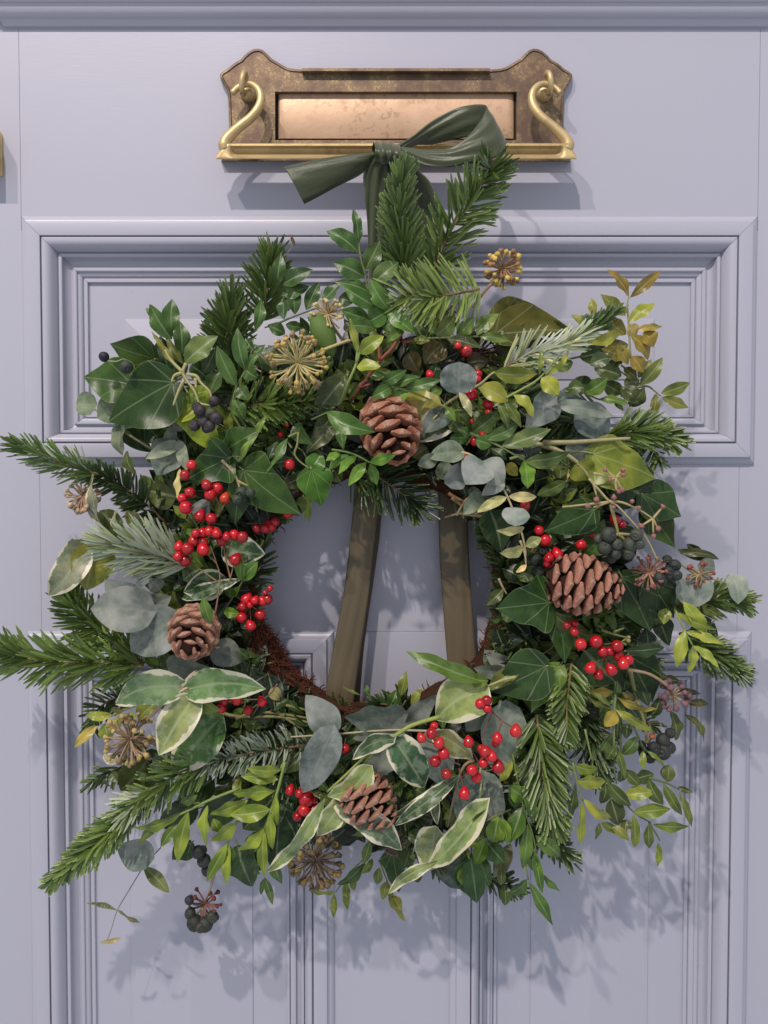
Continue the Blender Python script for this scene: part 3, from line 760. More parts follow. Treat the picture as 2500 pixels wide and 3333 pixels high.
# ---- ivy flower heads and dried umbels
def bud_mesh():
    V, Fc = lathe([(.12, -1), (.35, -.7), (.62, -.1), (.80, .35), (.62, .55), (.30, .75), (.10, .95)], 7)
    me = bpy.data.meshes.new('flower_bud'); me.from_pydata(V, [], Fc); me.shade_smooth(); me.materials.append(M['bud']); return me
BUD = bud_mesh()
def umbel(t, label, c, rad, d, n=34, col=(.36, .27, .10), col2=None, scol=(.30, .25, .12), stalk=None, front=.75, br=.085, seed=1, name='flower_head', ray=.0005):
    rnd = random.Random(seed)
    r = PX(t, rad * 1.08, d); br *= 1.25; ray *= 1.3; cc = P(t, c[0], c[1], d - r * .25)
    V, Fc = [], []; ends = []
    for i in range(n):
        z = rnd.uniform(-.35, 1) * front; ph = i * 2.39996 + rnd.uniform(-.25, .25)
        q_ = math.sqrt(max(0, 1 - z * z)); dr = Vector((q_ * math.cos(ph), -z, q_ * math.sin(ph)))
        L = r * rnd.uniform(.82, 1.02); e = cc + dr * L
        side = Vector((rnd.uniform(-1, 1), rnd.uniform(-1, 1), rnd.uniform(-1, 1))) * r * .10
        tube(V, Fc, catmull([cc, cc + dr * L * .5 + side, e], 3), [ray * 1.1, ray, ray, ray, ray * .9, ray, ray * 1.3], 5)
        ends.append((e, (dr * L * .5 - side).normalized()))
    if stalk:
        pts = [P(t, p[0], p[1], p[2] if len(p) > 2 else d - r * .6) for p in stalk]; cp = catmull([cc] + pts, 5)
        tube(V, Fc, cp, .0011, 7)
    h = mesh_obj(name, V, Fc, M['stem'], wr, color=scol, label=label)
    for e, dr in ends:
        rot = Vector((0, 0, 1)).rotation_difference(dr).to_matrix().to_4x4(); j = rnd.uniform(.75, 1.2)
        br *= 1.0; cl = col if (col2 is None or rnd.random() < .5) else col2
        inst('flower_bud', BUD, Matrix.Translation(e) @ rot @ Matrix.Scale(r * br * rnd.uniform(.8, 1.25), 4), h, color=tuple(x * j for x in cl))
    return h

# ---- pine cones: a core with overlapping woody scales
def scale_mesh():
    rows = [(0, .22, .05, .10), (.35, .50, .06, .12), (.62, .82, .04, .16), (.82, 1.0, .0, .22), (.94, 1.0, -.02, .26), (1.03, .80, -.03, .26), (1.09, .42, -.05, .22)]
    V, Fc = [], []; nv = 6
    for (x, wd, zt, th) in rows:
        for k in range(nv + 1):
            v = 2 * k / nv - 1
            V.append((v * wd * .5, x - .10 * abs(v) * (x > .8), zt + .10 * (1 - v * v) * (x > .6) - .05 * v * v + (.05 if (k == 3 and x in (.93,)) else 0)))
    for (x, wd, zt, th) in rows:
        for k in range(nv + 1):
            v = 2 * k / nv - 1
            V.append((v * wd * .5 * .94, x - .10 * abs(v) * (x > .8) - .03, zt - th * (1 - .35 * v * v)))
    w_ = nv + 1; n = len(rows); o = n * w_
    for i in range(n - 1):
        for k in range(nv):
            Fc.append((i*w_+k, i*w_+k+1, (i+1)*w_+k+1, (i+1)*w_+k)); Fc.append((o+i*w_+k, o+(i+1)*w_+k, o+(i+1)*w_+k+1, o+i*w_+k+1))
        Fc.append((i*w_, (i+1)*w_, o+(i+1)*w_, o+i*w_)); Fc.append((i*w_+nv, o+i*w_+nv, o+(i+1)*w_+nv, (i+1)*w_+nv))
    i = n - 1
    for k in range(nv): Fc.append((i*w_+k, i*w_+k+1, o+i*w_+k+1, o+i*w_+k))
    me = bpy.data.meshes.new('cone_scale'); me.from_pydata(V, [], Fc); me.shade_smooth(); me.set_sharp_from_angle(angle=math.radians(42)); me.materials.append(M['hip']); return me
SCALE = scale_mesh()
def cone(label, b, a, wid, db, da, n=84, openness=(78, 30), sz=.36, seed=0, col=(.36, .165, .10), spin=0.0, wf=1.16):
    rnd = random.Random(seed)
    pb, pa = P('O', *b, db), P('O', *a, da)
    ax = pa - pb; L = ax.length; Z = ax.normalized(); hw = PX('O', wid, db) / 2
    X = Z.orthogonal().normalized(); Y = Z.cross(X)
    def rad(s): return hw * max(.10, max(0.0, math.sin(math.pi * (s * .82 + .16))) ** .62)
    V, Fc = [], []
    seg = 12
    for i in range(11):
        s = i / 10
        for k in range(seg):
            an = 6.283 * k / seg; r = rad(s) * (.55 if s < .95 else .1)
            V.append(pb + Z * (L * s * .93) + X * (r * math.cos(an)) + Y * (r * math.sin(an)))
    for i in range(10):
        for k in range(seg): Fc.append((i*seg+k, i*seg+(k+1) % seg, (i+1)*seg+(k+1) % seg, (i+1)*seg+k))
    Fc.append(tuple(range(seg))[::-1]); Fc.append(tuple(10*seg+k for k in range(seg)))
    core = mesh_obj('pine_cone', V, Fc, M['cone_core'], wr, label=label)
    for i in range(n):
        s = ((i + .5) / n) ** .92
        ph = i * 2.39996 + spin
        out_ = X * math.cos(ph) + Y * math.sin(ph)
        an = math.radians(openness[0] + (openness[1] - openness[0]) * s + rnd.uniform(-4, 4))    # lean: 90 = straight out
        dr = (out_ * math.sin(an) + Z * math.cos(an)).normalized()
        side = dr.cross(Z)
        if side.length < 1e-4: side = X
        side.normalize(); up_ = side.cross(dr).normalized()
        if up_.dot(Z) < 0: pass
        r = rad(s); size = hw * 2 * sz * (.42 + .58 * math.sin(math.pi * min(1, max(0, s * .80 + .20)))) * rnd.uniform(.93, 1.06)
        tip = pb + Z * (L * (s * .90)) + out_ * r
        org = tip - dr * size * .92
        mt = Matrix((( *(side * size * wf).to_tuple(), ), (*(dr * size).to_tuple(),), (*(up_ * size * .9).to_tuple(),))).transposed().to_4x4()
        mt.translation = org
        j = rnd.uniform(.82, 1.15)
        inst('cone_scale', SCALE, mt, core, color=tuple(c * j for c in col))
    return core

# ---- moss covered ring
CX0, CY0 = 812 * 1.5069, 1272 * 1.5069
V, Fc = [], []
nm, nt = 150, 20
rr_ = random.Random(3)
ph = [rr_.uniform(0, 6.28) for _ in range(12)]
def ringpt(a, b, k=1.0):
    Rx, Ry = 455, 430
    tr = 64 * (1 + .10 * math.sin(a * 5 + ph[0]) + .08 * math.sin(a * 11 + ph[1]) + .06 * math.sin(b * 4 + a * 17 + ph[2])) * k
    ca = math.cos(b) * tr
    x = CX0 + (Rx + ca) * math.cos(a); y = CY0 + (Ry + ca) * math.sin(a)
    d = .030 + .016 * math.sin(b) * k * (1 + .1 * math.sin(a * 9 + ph[3]))
    return P('O', x, y, max(d, .008))
for i in range(nm):
    for k in range(nt): V.append(ringpt(6.2832 * i / nm, 6.2832 * k / nt))
for i in range(nm):
    for k in range(nt): Fc.append((i*nt+k, i*nt+(k+1) % nt, ((i+1) % nm)*nt+(k+1) % nt, ((i+1) % nm)*nt+k))
ring_o = mesh_obj('moss_ring', V, Fc, M['moss'], wr, color=(.045, .022, .012), label='moss and coir covered wire ring behind the foliage')
V, Fc = [], []
for i in range(1350):
    a = rr_.gauss(2.70, .30) if i < 900 else rr_.uniform(0, 6.2832); b = rr_.gauss(2.7, .9)
    p = ringpt(a, b, 1.0); dirv = (p - ringpt(a, b, .6)).normalized()
    tn = (ringpt(a + .02, b) - p).normalized()
    L = rr_.uniform(.003, .0085); s_ = tn * rr_.uniform(-1, 1) + Vector((rr_.uniform(-.5, .5), rr_.uniform(-.5, .5), rr_.uniform(-.5, .5)))
    e = p + (dirv * rr_.uniform(.1, .75) + s_ * .8).normalized() * L; m2 = (p + e) / 2 + Vector((rr_.uniform(-1, 1), rr_.uniform(-1, 1), rr_.uniform(-1, 1))) * L * .22
    tube(V, Fc, [p, m2, e], [.0005, .00045, .0002], 3, cap=False)
mesh_obj('moss_fibres', V, Fc, M['moss'], ring_o, color=(.15, .050, .030), kind='stuff')

# ---- inner foliage: the crowded leaves and needles (colour darkened to stand for shade) tied close to the ring that the eye cannot separate
rf = random.Random(21)
VV, FF, UU, LL = [], [], [], []
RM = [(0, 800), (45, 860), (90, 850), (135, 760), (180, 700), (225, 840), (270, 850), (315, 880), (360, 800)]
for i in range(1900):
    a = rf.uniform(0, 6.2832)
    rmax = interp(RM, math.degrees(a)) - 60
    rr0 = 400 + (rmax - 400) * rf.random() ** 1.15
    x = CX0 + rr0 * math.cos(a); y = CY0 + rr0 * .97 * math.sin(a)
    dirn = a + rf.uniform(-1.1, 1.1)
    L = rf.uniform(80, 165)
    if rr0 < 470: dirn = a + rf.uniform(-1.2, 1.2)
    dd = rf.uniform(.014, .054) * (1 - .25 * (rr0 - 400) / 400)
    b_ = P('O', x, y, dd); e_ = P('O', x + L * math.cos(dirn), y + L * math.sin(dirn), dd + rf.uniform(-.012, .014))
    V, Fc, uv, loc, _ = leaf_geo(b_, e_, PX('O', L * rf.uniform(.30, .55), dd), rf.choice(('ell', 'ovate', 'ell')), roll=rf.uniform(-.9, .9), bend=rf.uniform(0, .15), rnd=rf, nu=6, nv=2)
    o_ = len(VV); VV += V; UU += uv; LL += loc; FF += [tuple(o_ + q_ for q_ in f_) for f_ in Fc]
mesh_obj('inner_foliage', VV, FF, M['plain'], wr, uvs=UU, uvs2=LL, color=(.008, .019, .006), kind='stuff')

# ---- short filling sprigs between the named ones: every one a sprig with its own leaves
def filler(k, a, r0, dd, col, shape, nl, ln, wd, label):
    x0 = CX0 + r0 * math.cos(a); y0 = CY0 + r0 * .97 * math.sin(a)
    dr = a + rf.uniform(-.9, .9); Ls = ln * (nl / 2 + .6) * .62
    pts = []
    for i in range(4):
        t = i / 3; an = dr + .25 * math.sin(k) * t
        pts.append((x0 + Ls * t * math.cos(an), y0 + Ls * t * math.sin(an), dd - .004 + .006 * t))
    s = stems('O', [pts], dd, .0007, col=(.12, .15, .05), name='leafy_sprig')
    for i in range(nl):
        t = (i // 2 + 1) / (nl / 2 + .5); sg = 1 if i % 2 else -1
        if i == nl - 1: sg = 0
        bx = x0 + Ls * t * math.cos(dr + .2 * math.sin(k) * t); by = y0 + Ls * t * math.sin(dr + .2 * math.sin(k) * t)
        an = dr + sg * rf.uniform(.6, 1.0); L = ln * rf.uniform(.8, 1.15)
        leaf(s, 'O', (bx, by), (bx + L * math.cos(an), by + L * math.sin(an)), wd * rf.uniform(.85, 1.15), dd + rf.uniform(-.002, .002), dd + rf.uniform(-.006, .008), shape, col, roll=rf.uniform(-.7, .7), bend=rf.uniform(.02, .14), side=rf.uniform(-.06, .06), rnd=rf, nu=8, nv=4)
FC = [(.036, .080, .024), (.054, .115, .030), (.026, .064, .020), (.075, .140, .034), (.10, .155, .038)]
for k in range(120):
    a = 6.2832 * (k * .61803 % 1.0); deg = math.degrees(a)
    rmx = interp(RM, deg); r0 = rf.uniform(430, rmx - 130)
    shp = rf.choice(('lance', 'lance', 'ell', 'ovate')); sz = rf.uniform(.8, 1.2)
    side_ = 'right' if deg < 60 or deg > 300 else 'bottom' if deg < 130 else 'left' if deg < 230 else 'top'
    filler(k, a, r0, rf.uniform(.040, .058) if r0 < 700 else rf.uniform(.036, .050), FC[k % 5 if r0 > 520 else (k % 3)], shp, rf.choice((5, 7, 7, 9)), 66 * sz, (30 if shp == 'lance' else 38) * sz,
           'small green filling sprig at the ' + side_ + ' of the wreath')

for k in range(84):
    if k < 34: deg = rf.uniform(-38, 76); r0 = rf.uniform(560, 800); dd = rf.uniform(.036, .052); lab = 0
    elif k < 56: deg = rf.uniform(212, 268); r0 = rf.uniform(520, 760); dd = rf.uniform(.034, .050)
    elif k < 64: deg = rf.uniform(80, 130); r0 = rf.uniform(600, 800); dd = rf.uniform(.032, .046)
    else: deg = rf.uniform(85, 150) if k < 78 else rf.uniform(20, 80); r0 = rf.uniform(395, 450); dd = rf.uniform(.046, .056)
    filler(k, math.radians(deg % 360), r0, dd, FC[rf.choice((0, 1, 2, 3, 4))] if k < 64 else FC[rf.choice((0, 2))], rf.choice(('lance', 'lance', 'ell')), rf.choice((5, 7, 7)), rf.uniform(52, 74), rf.uniform(24, 34), '')
# ================================================================== FIR SPRIGS
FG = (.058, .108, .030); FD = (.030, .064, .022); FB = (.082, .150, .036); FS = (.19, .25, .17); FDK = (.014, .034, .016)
fir('J', 'upright fir sprig in front of the ribbon knot', [(650, 930), (640, 700), (622, 450), (640, 270)], 185, FG, .060, .066, n=330, seed=1, ang=(50, 24))
fir('J', 'fir sprig leaning right above the wreath top', [(850, 900), (960, 640), (1100, 430), (1225, 250), (1240, 215)], 215, FG, .058, .068, n=300, seed=2, ang=(60, 42), flat=.3)
fir('B', 'pale fir tip with long silvery needles below the upright sprigs', [(1370, 500), (1150, 540), (1000, 550), (880, 520)], 235, (.17, .27, .10), .072, .078, n=190, seed=3, ang=(68, 50), silver=False, flat=.3)
fir('B', 'pale fir tip with silvery underside', [(1050, 560), (930, 560), (850, 590)], 170, (.30, .38, .25), .074, .078, n=70, seed=31, ang=(60, 45), silver=True)
fir('A', 'upright fir sprig at the upper left', [(1130, 620), (1125, 440), (1150, 270)], 190, FG, .050, .056, n=210, seed=4, ang=(60, 22))
fir('A', 'dark fir sprig beside the upper privet leaves', [(1370, 400), (1395, 160), (1420, -10)], 190, FG, .050, .056, n=210, seed=5, ang=(60, 28))
fir('K', 'fir sprig lying under the large ivy flower head', [(120, 640), (380, 600), (600, 590), (850, 560)], 240, FG, .060, .068, n=230, seed=6, ang=(62, 45), flat=.3)
fir('K', 'fir sprig among the left ivy leaves', [(330, 640), (500, 700), (800, 730)], 200, FD, .050, .055, n=120, seed=7)
fir('A', 'hidden fir sprig at the upper left', [(1240, 900), (1180, 760), (1140, 640)], 200, FD, .040, .046, n=140, seed=8)
fir('D', 'long needled fir tip pointing to the upper left', [(600, 265), (420, 215), (220, 135), (130, 105)], 150, (.062, .125, .036), .056, .066, n=150, seed=9, ang=(40, 18), wn=.0014)
fir('D', 'sparse grey fir needles on the upper left twig', [(600, 275), (440, 215), (250, 160)], 120, FS, .052, .060, n=55, seed=91, ang=(70, 50), silver=True, wn=.0013)
fir('D', 'dark fir twig running under the red berries', [(1100, 660), (940, 500), (760, 350), (590, 262)], 135, FDK, .044, .055, n=300, seed=10, ang=(70, 55), scol=(.20, .13, .06))
fir('D', 'silvery fir sprig left of the red berries', [(1120, 815), (980, 760), (830, 725), (690, 690)], 225, FS, .066, .072, n=190, seed=11, ang=(55, 28), silver=True, wn=.0017, scol=(.22, .13, .06))
fir('D', 'broad fir sprig beneath the large grey eucalyptus leaves', [(860, 1400), (650, 1235), (480, 1110), (420, 1010)], 175, FB, .054, .060, n=330, seed=12, ang=(62, 35))
fir('D', 'long fir sprig reaching past the left edge', [(860, 1420), (560, 1390), (260, 1385), (20, 1330), (-60, 1310)], 190, FB, .060, .070, n=420, seed=13, ang=(55, 38), scol=(.26, .20, .07))
fir('E', 'small dark fir sprig behind the yellow leaflets', [(640, 330), (500, 320), (390, 400), (360, 480)], 110, FD, .030, .034, n=110, seed=14)
fir('E', 'small dark fir sprig at the lower left edge', [(620, 700), (480, 760), (370, 820)], 100, FD, .026, .030, n=50, seed=15)
fir('E', 'dark fir branch with curled silvery needles at the lower left', [(1659, 600), (1400, 632), (1230, 665), (1060, 705)], 125, (.035, .055, .035), .062, .066, n=260, seed=16, ang=(86, 80), silver=True, wn=.0013, curl=.3)
fir('E', 'dark needles under the curled fir branch', [(1659, 620), (1400, 655), (1200, 700)], 115, FDK, .056, .060, n=260, seed=161, ang=(80, 70), up=1.6)
fir('E', 'middle stretch of the lower left fir branch', [(1080, 695), (900, 765), (720, 885), (590, 990)], 165, FG, .066, .070, n=230, seed=17, ang=(58, 42), scol=(.34, .20, .09))
fir('E', 'pale needled joint of the lower left fir branch', [(700, 890), (620, 960), (560, 1010)], 150, FS, .068, .072, n=50, seed=18, ang=(55, 30), silver=True, wn=.0014, scol=(.34, .20, .09))
fir('E', 'bright fir tip at the lower left end of the branch', [(600, 1020), (450, 1140), (300, 1270), (165, 1385)], 135, FB, .066, .074, n=300, seed=19, ang=(52, 26))
fir('C', 'fir sprig with striped silvery needles at the upper right', [(280, 730), (450, 630), (640, 590), (800, 500)], 190, (.42, .48, .34), .076, .080, n=120, seed=20, ang=(50, 20), silver=True, wn=.0014)
fir('C', 'dark fir tip at the upper right', [(700, 560), (860, 480), (980, 380)], 150, FD, .060, .064, n=80, seed=21, ang=(40, 15))
fir('C', 'fir sprig pointing right at the wreath edge', [(980, 1180), (1150, 1150), (1300, 1160), (1420, 1200)], 170, FG, .058, .064, n=230, seed=22, ang=(50, 28))
fir('C', 'small fir spur at the right wreath edge', [(1270, 1200), (1320, 1290), (1335, 1340)], 110, FG, .052, .056, n=50, seed=23)
fir('C', 'dark fir needles behind the grey eucalyptus', [(950, 1010), (760, 1080), (560, 1140)], 170, FDK, .046, .050, n=150, seed=24)
fir('I', 'dark fir sprig hanging into the wreath opening', [(600, 380), (700, 430), (860, 540), (930, 600)], 230, FDK, .048, .056, n=150, seed=25, ang=(62, 25), flat=.2, wn=.0016)
fir('I', 'dark fir needles beside the left ribbon', [(480, 380), (560, 440), (610, 500)], 200, FDK, .042, .044, n=45, seed=26, ang=(60, 35), wn=.0015)
fir('M', 'fir tip at the far right edge', [(1350, 1330), (1600, 1260), (1850, 1230), (1980, 1260)], 210, FG, .050, .054, n=190, seed=27, ang=(55, 30))
fir('G', 'dark fir sprig at the lower right edge', [(1180, 930), (1300, 1010), (1420, 1080), (1490, 1130)], 125, FD, .044, .050, n=240, seed=28, ang=(58, 32))
fir('N', 'fir sprig hanging below the right red berries', [(440, 440), (418, 640), (400, 850), (405, 1050)], 205, FG, .064, .070, n=190, seed=29, ang=(58, 28), flat=.55, scol=(.28, .20, .08))
fir('H', 'large fir sprig hanging at the lower right', [(455, 230), (480, 450), (510, 700), (545, 850)], 185, FG, .062, .066, n=330, seed=30, ang=(56, 30), flat=.5, scol=(.30, .20, .08))
fir('H', 'fir tip pointing down at the bottom right', [(440, 870), (520, 960), (640, 1080)], 130, FD, .046, .050, n=130, seed=32)
fir('H', 'dark fir needles under the bottom leaves', [(160, 1200), (260, 1250), (330, 1280)], 100, FD, .036, .040, n=90, seed=33)
fir('I', 'dark fir sprig at the right of the opening', [(1560, 1000), (1480, 900), (1410, 800)], 120, FDK, .040, .042, n=110, seed=34)
fir('M', 'dark fir needles left of the large cone', [(100, 1100), (20, 950), (-60, 800)], 150, FDK, .044, .046, n=130, seed=35)
fir('G', 'fir sprig below the ivy leaf at the right of the opening', [(330, 880), (300, 1000), (260, 1100)], 130, (.06, .085, .05), .046, .05, n=120, seed=36)
fir('D', 'dark fir twig beside the left cone', [(1480, 1330), (1400, 1230), (1330, 1130)], 110, FDK, .044, .048, n=110, seed=37)
fir('F', 'dark fir needles in the bottom of the wreath', [(1000, 420), (960, 360), (930, 310)], 110, FDK, .044, .046, n=30, seed=38)
fir('H', 'dark fir needles deep in the lower right', [(760, 220), (800, 420), (820, 560)], 160, FDK, .046, .05, n=170, seed=39)
fir('N', 'fir needles behind the black berries at the right', [(950, 880), (1100, 950), (1200, 1010)], 110, FD, .040, .042, n=45, seed=40, flat=.8)
fir('G', 'fir tip behind the upper right ivy', [(860, 150), (900, 90), (920, 60)], 110, FD, .056, .06, n=45, seed=41)

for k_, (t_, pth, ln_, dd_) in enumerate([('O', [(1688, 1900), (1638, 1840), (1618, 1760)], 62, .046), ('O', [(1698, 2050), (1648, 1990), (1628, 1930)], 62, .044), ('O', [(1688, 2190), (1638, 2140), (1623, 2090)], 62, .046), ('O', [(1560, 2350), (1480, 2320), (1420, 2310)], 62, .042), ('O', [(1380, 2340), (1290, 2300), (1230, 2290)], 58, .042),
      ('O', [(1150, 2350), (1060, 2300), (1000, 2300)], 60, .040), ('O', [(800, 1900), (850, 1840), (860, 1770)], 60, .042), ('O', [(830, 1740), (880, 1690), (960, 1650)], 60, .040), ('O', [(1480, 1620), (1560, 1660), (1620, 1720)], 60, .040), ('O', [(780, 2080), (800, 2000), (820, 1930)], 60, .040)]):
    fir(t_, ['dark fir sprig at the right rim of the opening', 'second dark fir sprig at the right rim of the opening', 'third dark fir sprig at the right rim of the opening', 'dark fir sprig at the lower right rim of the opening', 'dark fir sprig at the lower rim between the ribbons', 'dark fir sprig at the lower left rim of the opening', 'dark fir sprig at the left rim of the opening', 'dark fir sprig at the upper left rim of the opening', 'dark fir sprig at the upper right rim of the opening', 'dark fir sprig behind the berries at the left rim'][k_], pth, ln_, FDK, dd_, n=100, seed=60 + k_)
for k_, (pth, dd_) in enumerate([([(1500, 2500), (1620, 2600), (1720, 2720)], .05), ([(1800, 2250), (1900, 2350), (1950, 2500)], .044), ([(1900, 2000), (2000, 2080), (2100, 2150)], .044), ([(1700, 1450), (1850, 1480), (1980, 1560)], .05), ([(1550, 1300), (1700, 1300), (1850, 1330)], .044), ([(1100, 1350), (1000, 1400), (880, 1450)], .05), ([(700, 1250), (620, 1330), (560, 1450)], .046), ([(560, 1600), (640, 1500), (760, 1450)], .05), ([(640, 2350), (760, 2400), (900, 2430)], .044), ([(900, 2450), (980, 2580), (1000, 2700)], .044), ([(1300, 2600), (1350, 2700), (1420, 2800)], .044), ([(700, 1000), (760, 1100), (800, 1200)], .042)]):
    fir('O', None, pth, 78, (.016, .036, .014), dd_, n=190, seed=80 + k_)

# ================================================================== IVY
def ivy(t, label, base, tip, wd, d0, d1, col=IV, shape='ivy', stalk=None, **kw):
    s = stems(t, [[(base[0], base[1], d0), *(stalk or [((base[0]*1.15 - tip[0]*.15), (base[1]*1.15 - tip[1]*.15), d0 - .008)])]], d0, .0008, col=(.20, .24, .08), name='ivy_sprig', label=label)
    kw.setdefault('roll', R.uniform(-.25, .25)); kw.setdefault('bend', .06); kw.setdefault('fold', .14); kw.setdefault('nu', 18); kw.setdefault('nv', 8)
    leaf(s, t, base, tip, wd, d0, d1, shape, col, **kw)
    return s
ivy('A', 'mid green ivy leaf at the upper left under the dark fruit', (630, 660), (322, 560), 250, .066, .068, IVM, 'ivyo', roll=-.5)
ivy('A', 'pale veined ivy leaf at the far left', (480, 830), (142, 778), 290, .070, .066, (.040, .10, .035), 'ivyo', roll=.2)
ivy('A', 'large dark ivy leaf with pale veins at the left', (752, 815), (305, 1085), 400, .080, .076, (.020, .058, .022), 'ivyo', side=.06, roll=.1)
ivy('A', 'dark ivy leaf behind the ivy flower stem', (735, 800), (665, 500), 240, .062, .060, (.014, .042, .018), 'ivyo')
ivy('A', 'dark ivy leaf in shade under the left group', (560, 1090), (780, 1150), 240, .050, .050, IV, 'ivyo')
ivy('A', 'yellow green ivy leaf among the left leaves', (860, 900), (1090, 1310), 270, .076, .070, (.19, .29, .045), 'ivy', side=-.08)
ivy('A', 'small lime ivy lobe beside the black berries', (900, 1010), (728, 1032), 170, .078, .072, (.24, .33, .07), 'ivyo', roll=.5)
ivy('K', 'dark green ivy leaf under the fir at the left', (20, 1060), (410, 815), 380, .068, .074, (.030, .085, .025), 'ivy', roll=-.2)
ivy('A', 'star shaped dark ivy leaf above the red berries', (1130, 1330), (848, 1468), 300, .078, .076, (.022, .070, .024), 'ivy')
ivy('K', 'large glossy ivy leaf above the opening', (255, 1190), (764, 1588), 470, .076, .078, (.034, .090, .028), 'ivy', roll=.15, bend=.1)
ivy('K', 'dark ivy leaf hanging left of the black berries', (215, 1240), (180, 1690), 250, .072, .070, (.018, .055, .022), 'ivyo')
ivy('K', 'bright ivy leaf with pale veins at the top of the opening', (866, 1180), (965, 1520), 290, .078, .074, (.045, .15, .024), 'ivyo', stalk=[(850, 1130, .074), (790, 1020, .070), (740, 985, .066)])
ivy('K', 'upper lobe of the bright ivy leaf', (866, 1190), (960, 1030), 170, .077, .074, (.040, .13, .024), 'ovate')
ivy('K', 'small ivy leaf tip hanging into the opening', (800, 1440), (850, 1655), 120, .060, .058, (.07, .13, .03), 'ivy')
ivy('M', 'ivy leaf above the large cone', (645, 445), (192, 640), 290, .078, .074, (.026, .075, .028), 'ivyo', stalk=[(700, 410, .07)])
ivy('M', 'ivy leaf behind the black berry cluster', (760, 640), (522, 868), 260, .070, .070, (.034, .085, .026), 'ivyo')
ivy('M', 'ivy leaf left of the large cone', (245, 1275), (-240, 1330), 470, .074, .072, (.018, .058, .022), 'ivy', roll=.1)
ivy('M', 'large ivy leaf under the cone', (900, 1050), (1165, 1550), 380, .066, .062, (.018, .052, .022), 'ivyo', side=.05)
ivy('M', 'wavy dark ivy leaf right of the cone', (1120, 1060), (1375, 1420), 330, .064, .058, (.016, .048, .020), 'ivyo', wave=.07)
ivy('M', 'curled olive ivy leaf beneath the cone', (240, 1340), (720, 1610), 170, .072, .068, (.075, .105, .035), 'ell', bend=.16, roll=.6)
ivy('N', 'dark ivy leaf left of the right red berries', (330, 30), (388, 445), 230, .072, .072, (.024, .070, .026), 'ivyo')
ivy('N', 'round ivy leaf behind the right red berries', (560, 330), (850, 620), 400, .062, .060, (.020, .055, .020), 'ovate')
ivy('N', 'dark ivy leaf under the right red berries', (960, 370), (1180, 800), 380, .056, .050, (.014, .040, .015), 'ivyo')
ivy('N', 'narrow dark ivy leaf right of the berries', (930, 330), (1285, 298), 110, .066, .066, (.020, .055, .026), 'ell')
ivy('G', 'dark ivy leaf right of the lower opening', (462, 1110), (160, 1250), 250, .072, .070, (.020, .056, .026), 'ivyo')
ivy('N', 'bright green ivy leaf beside the lower right fir', (330, 480), (80, 890), 230, .070, .070, (.070, .15, .032), 'ivyo', side=-.05)
ivy('C', 'large light olive ivy leaf at the right edge', (890, 1300), (1328, 1462), 330, .078, .074, (.15, .21, .055), 'ivyo', roll=-.25, side=-.08, stalk=[(820, 1285, .076), (740, 1298, .072)])
ivy('C', 'small bright ivy leaf by the straw coloured stem', (790, 1375), (890, 1480), 170, .080, .078, (.16, .22, .05), 'ivyo', roll=.4)
ivy('G', 'dark ivy leaf with pointed tip at the right edge', (980, 180), (1195, 302), 210, .054, .050, (.018, .055, .025), 'ivyo')
ivy('G', 'dark ivy leaf deep at the right', (860, 90), (1010, 220), 260, .056, .052, (.014, .042, .018), 'ovate')
ivy('G', 'dark ivy leaf in shade above the black berries', (560, 60), (400, 250), 220, .050, .050, (.010, .028, .013), 'ivyo')
ivy('M', 'small ivy leaf catching the light', (395, 185), (130, 310), 110, .066, .064, (.060, .12, .035), 'ell')
ivy('M', 'dark ivy leaf near the small leaf catching light', (420, 180), (300, 390), 260, .058, .056, (.010, .030, .014), 'ovate')
ivy('G', 'shaded ivy leaf at the far right', (1000, 260), (1160, 470), 160, .048, .046, (.030, .070, .022), 'ivyo')
ivy('F', 'dark ivy leaf at the bottom middle', (880, 1240), (920, 1490), 150, .048, .044, (.024, .068, .022), 'ivy')
ivy('F', 'dark ivy leaf at the foot of the wreath', (1340, 1280), (1390, 1555), 200, .056, .052, (.024, .080, .034), 'ivyo')
ivy('E', 'dark ivy leaf hanging at the bottom left', (1240, 1200), (1325, 1455), 200, .046, .044, (.018, .052, .024), 'ovate')
ivy('E', 'dark ivy leaf right of the yellow leaflets', (1500, 960), (1470, 1400), 210, .050, .046, (.016, .048, .024), 'ivyo')
ivy('E', 'dark ivy leaf behind the lower left leaflets', (1500, 800), (1580, 1020), 160, .050, .048, (.014, .042, .022), 'ivyo')
ivy('E', 'dark little ivy leaf under the yellow leaflets', (960, 1190), (845, 1290), 130, .046, .044, (.018, .048, .018), 'ivyo')
ivy('D', 'olive ivy leaf under the upper left fir', (1060, 400), (880, 360), 170, .052, .050, (.05, .075, .02), 'ovate')
ivy('A', 'dark ivy leaf behind the eucalyptus', (400, 1110), (610, 1290), 130, .048, .046, (.020, .050, .020), 'ovate')
ivy('D', 'dark ivy leaf below the star shaped leaf', (1170, 430), (1100, 620), 130, .05, .05, (.016, .05, .02), 'ivyo')
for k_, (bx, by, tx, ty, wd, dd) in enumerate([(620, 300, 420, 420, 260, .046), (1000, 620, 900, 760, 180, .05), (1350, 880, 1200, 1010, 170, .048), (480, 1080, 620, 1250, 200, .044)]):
    ivy('M' if k_ % 2 else 'G', ['deep shaded ivy leaf behind the small ivy leaf', 'deep shaded ivy leaf beside the cone', 'deep shaded ivy leaf at the right middle', 'deep shaded ivy leaf under the cone'][k_], (bx, by), (tx, ty), wd, dd, dd, (.010, .030, .013), 'ivyo')

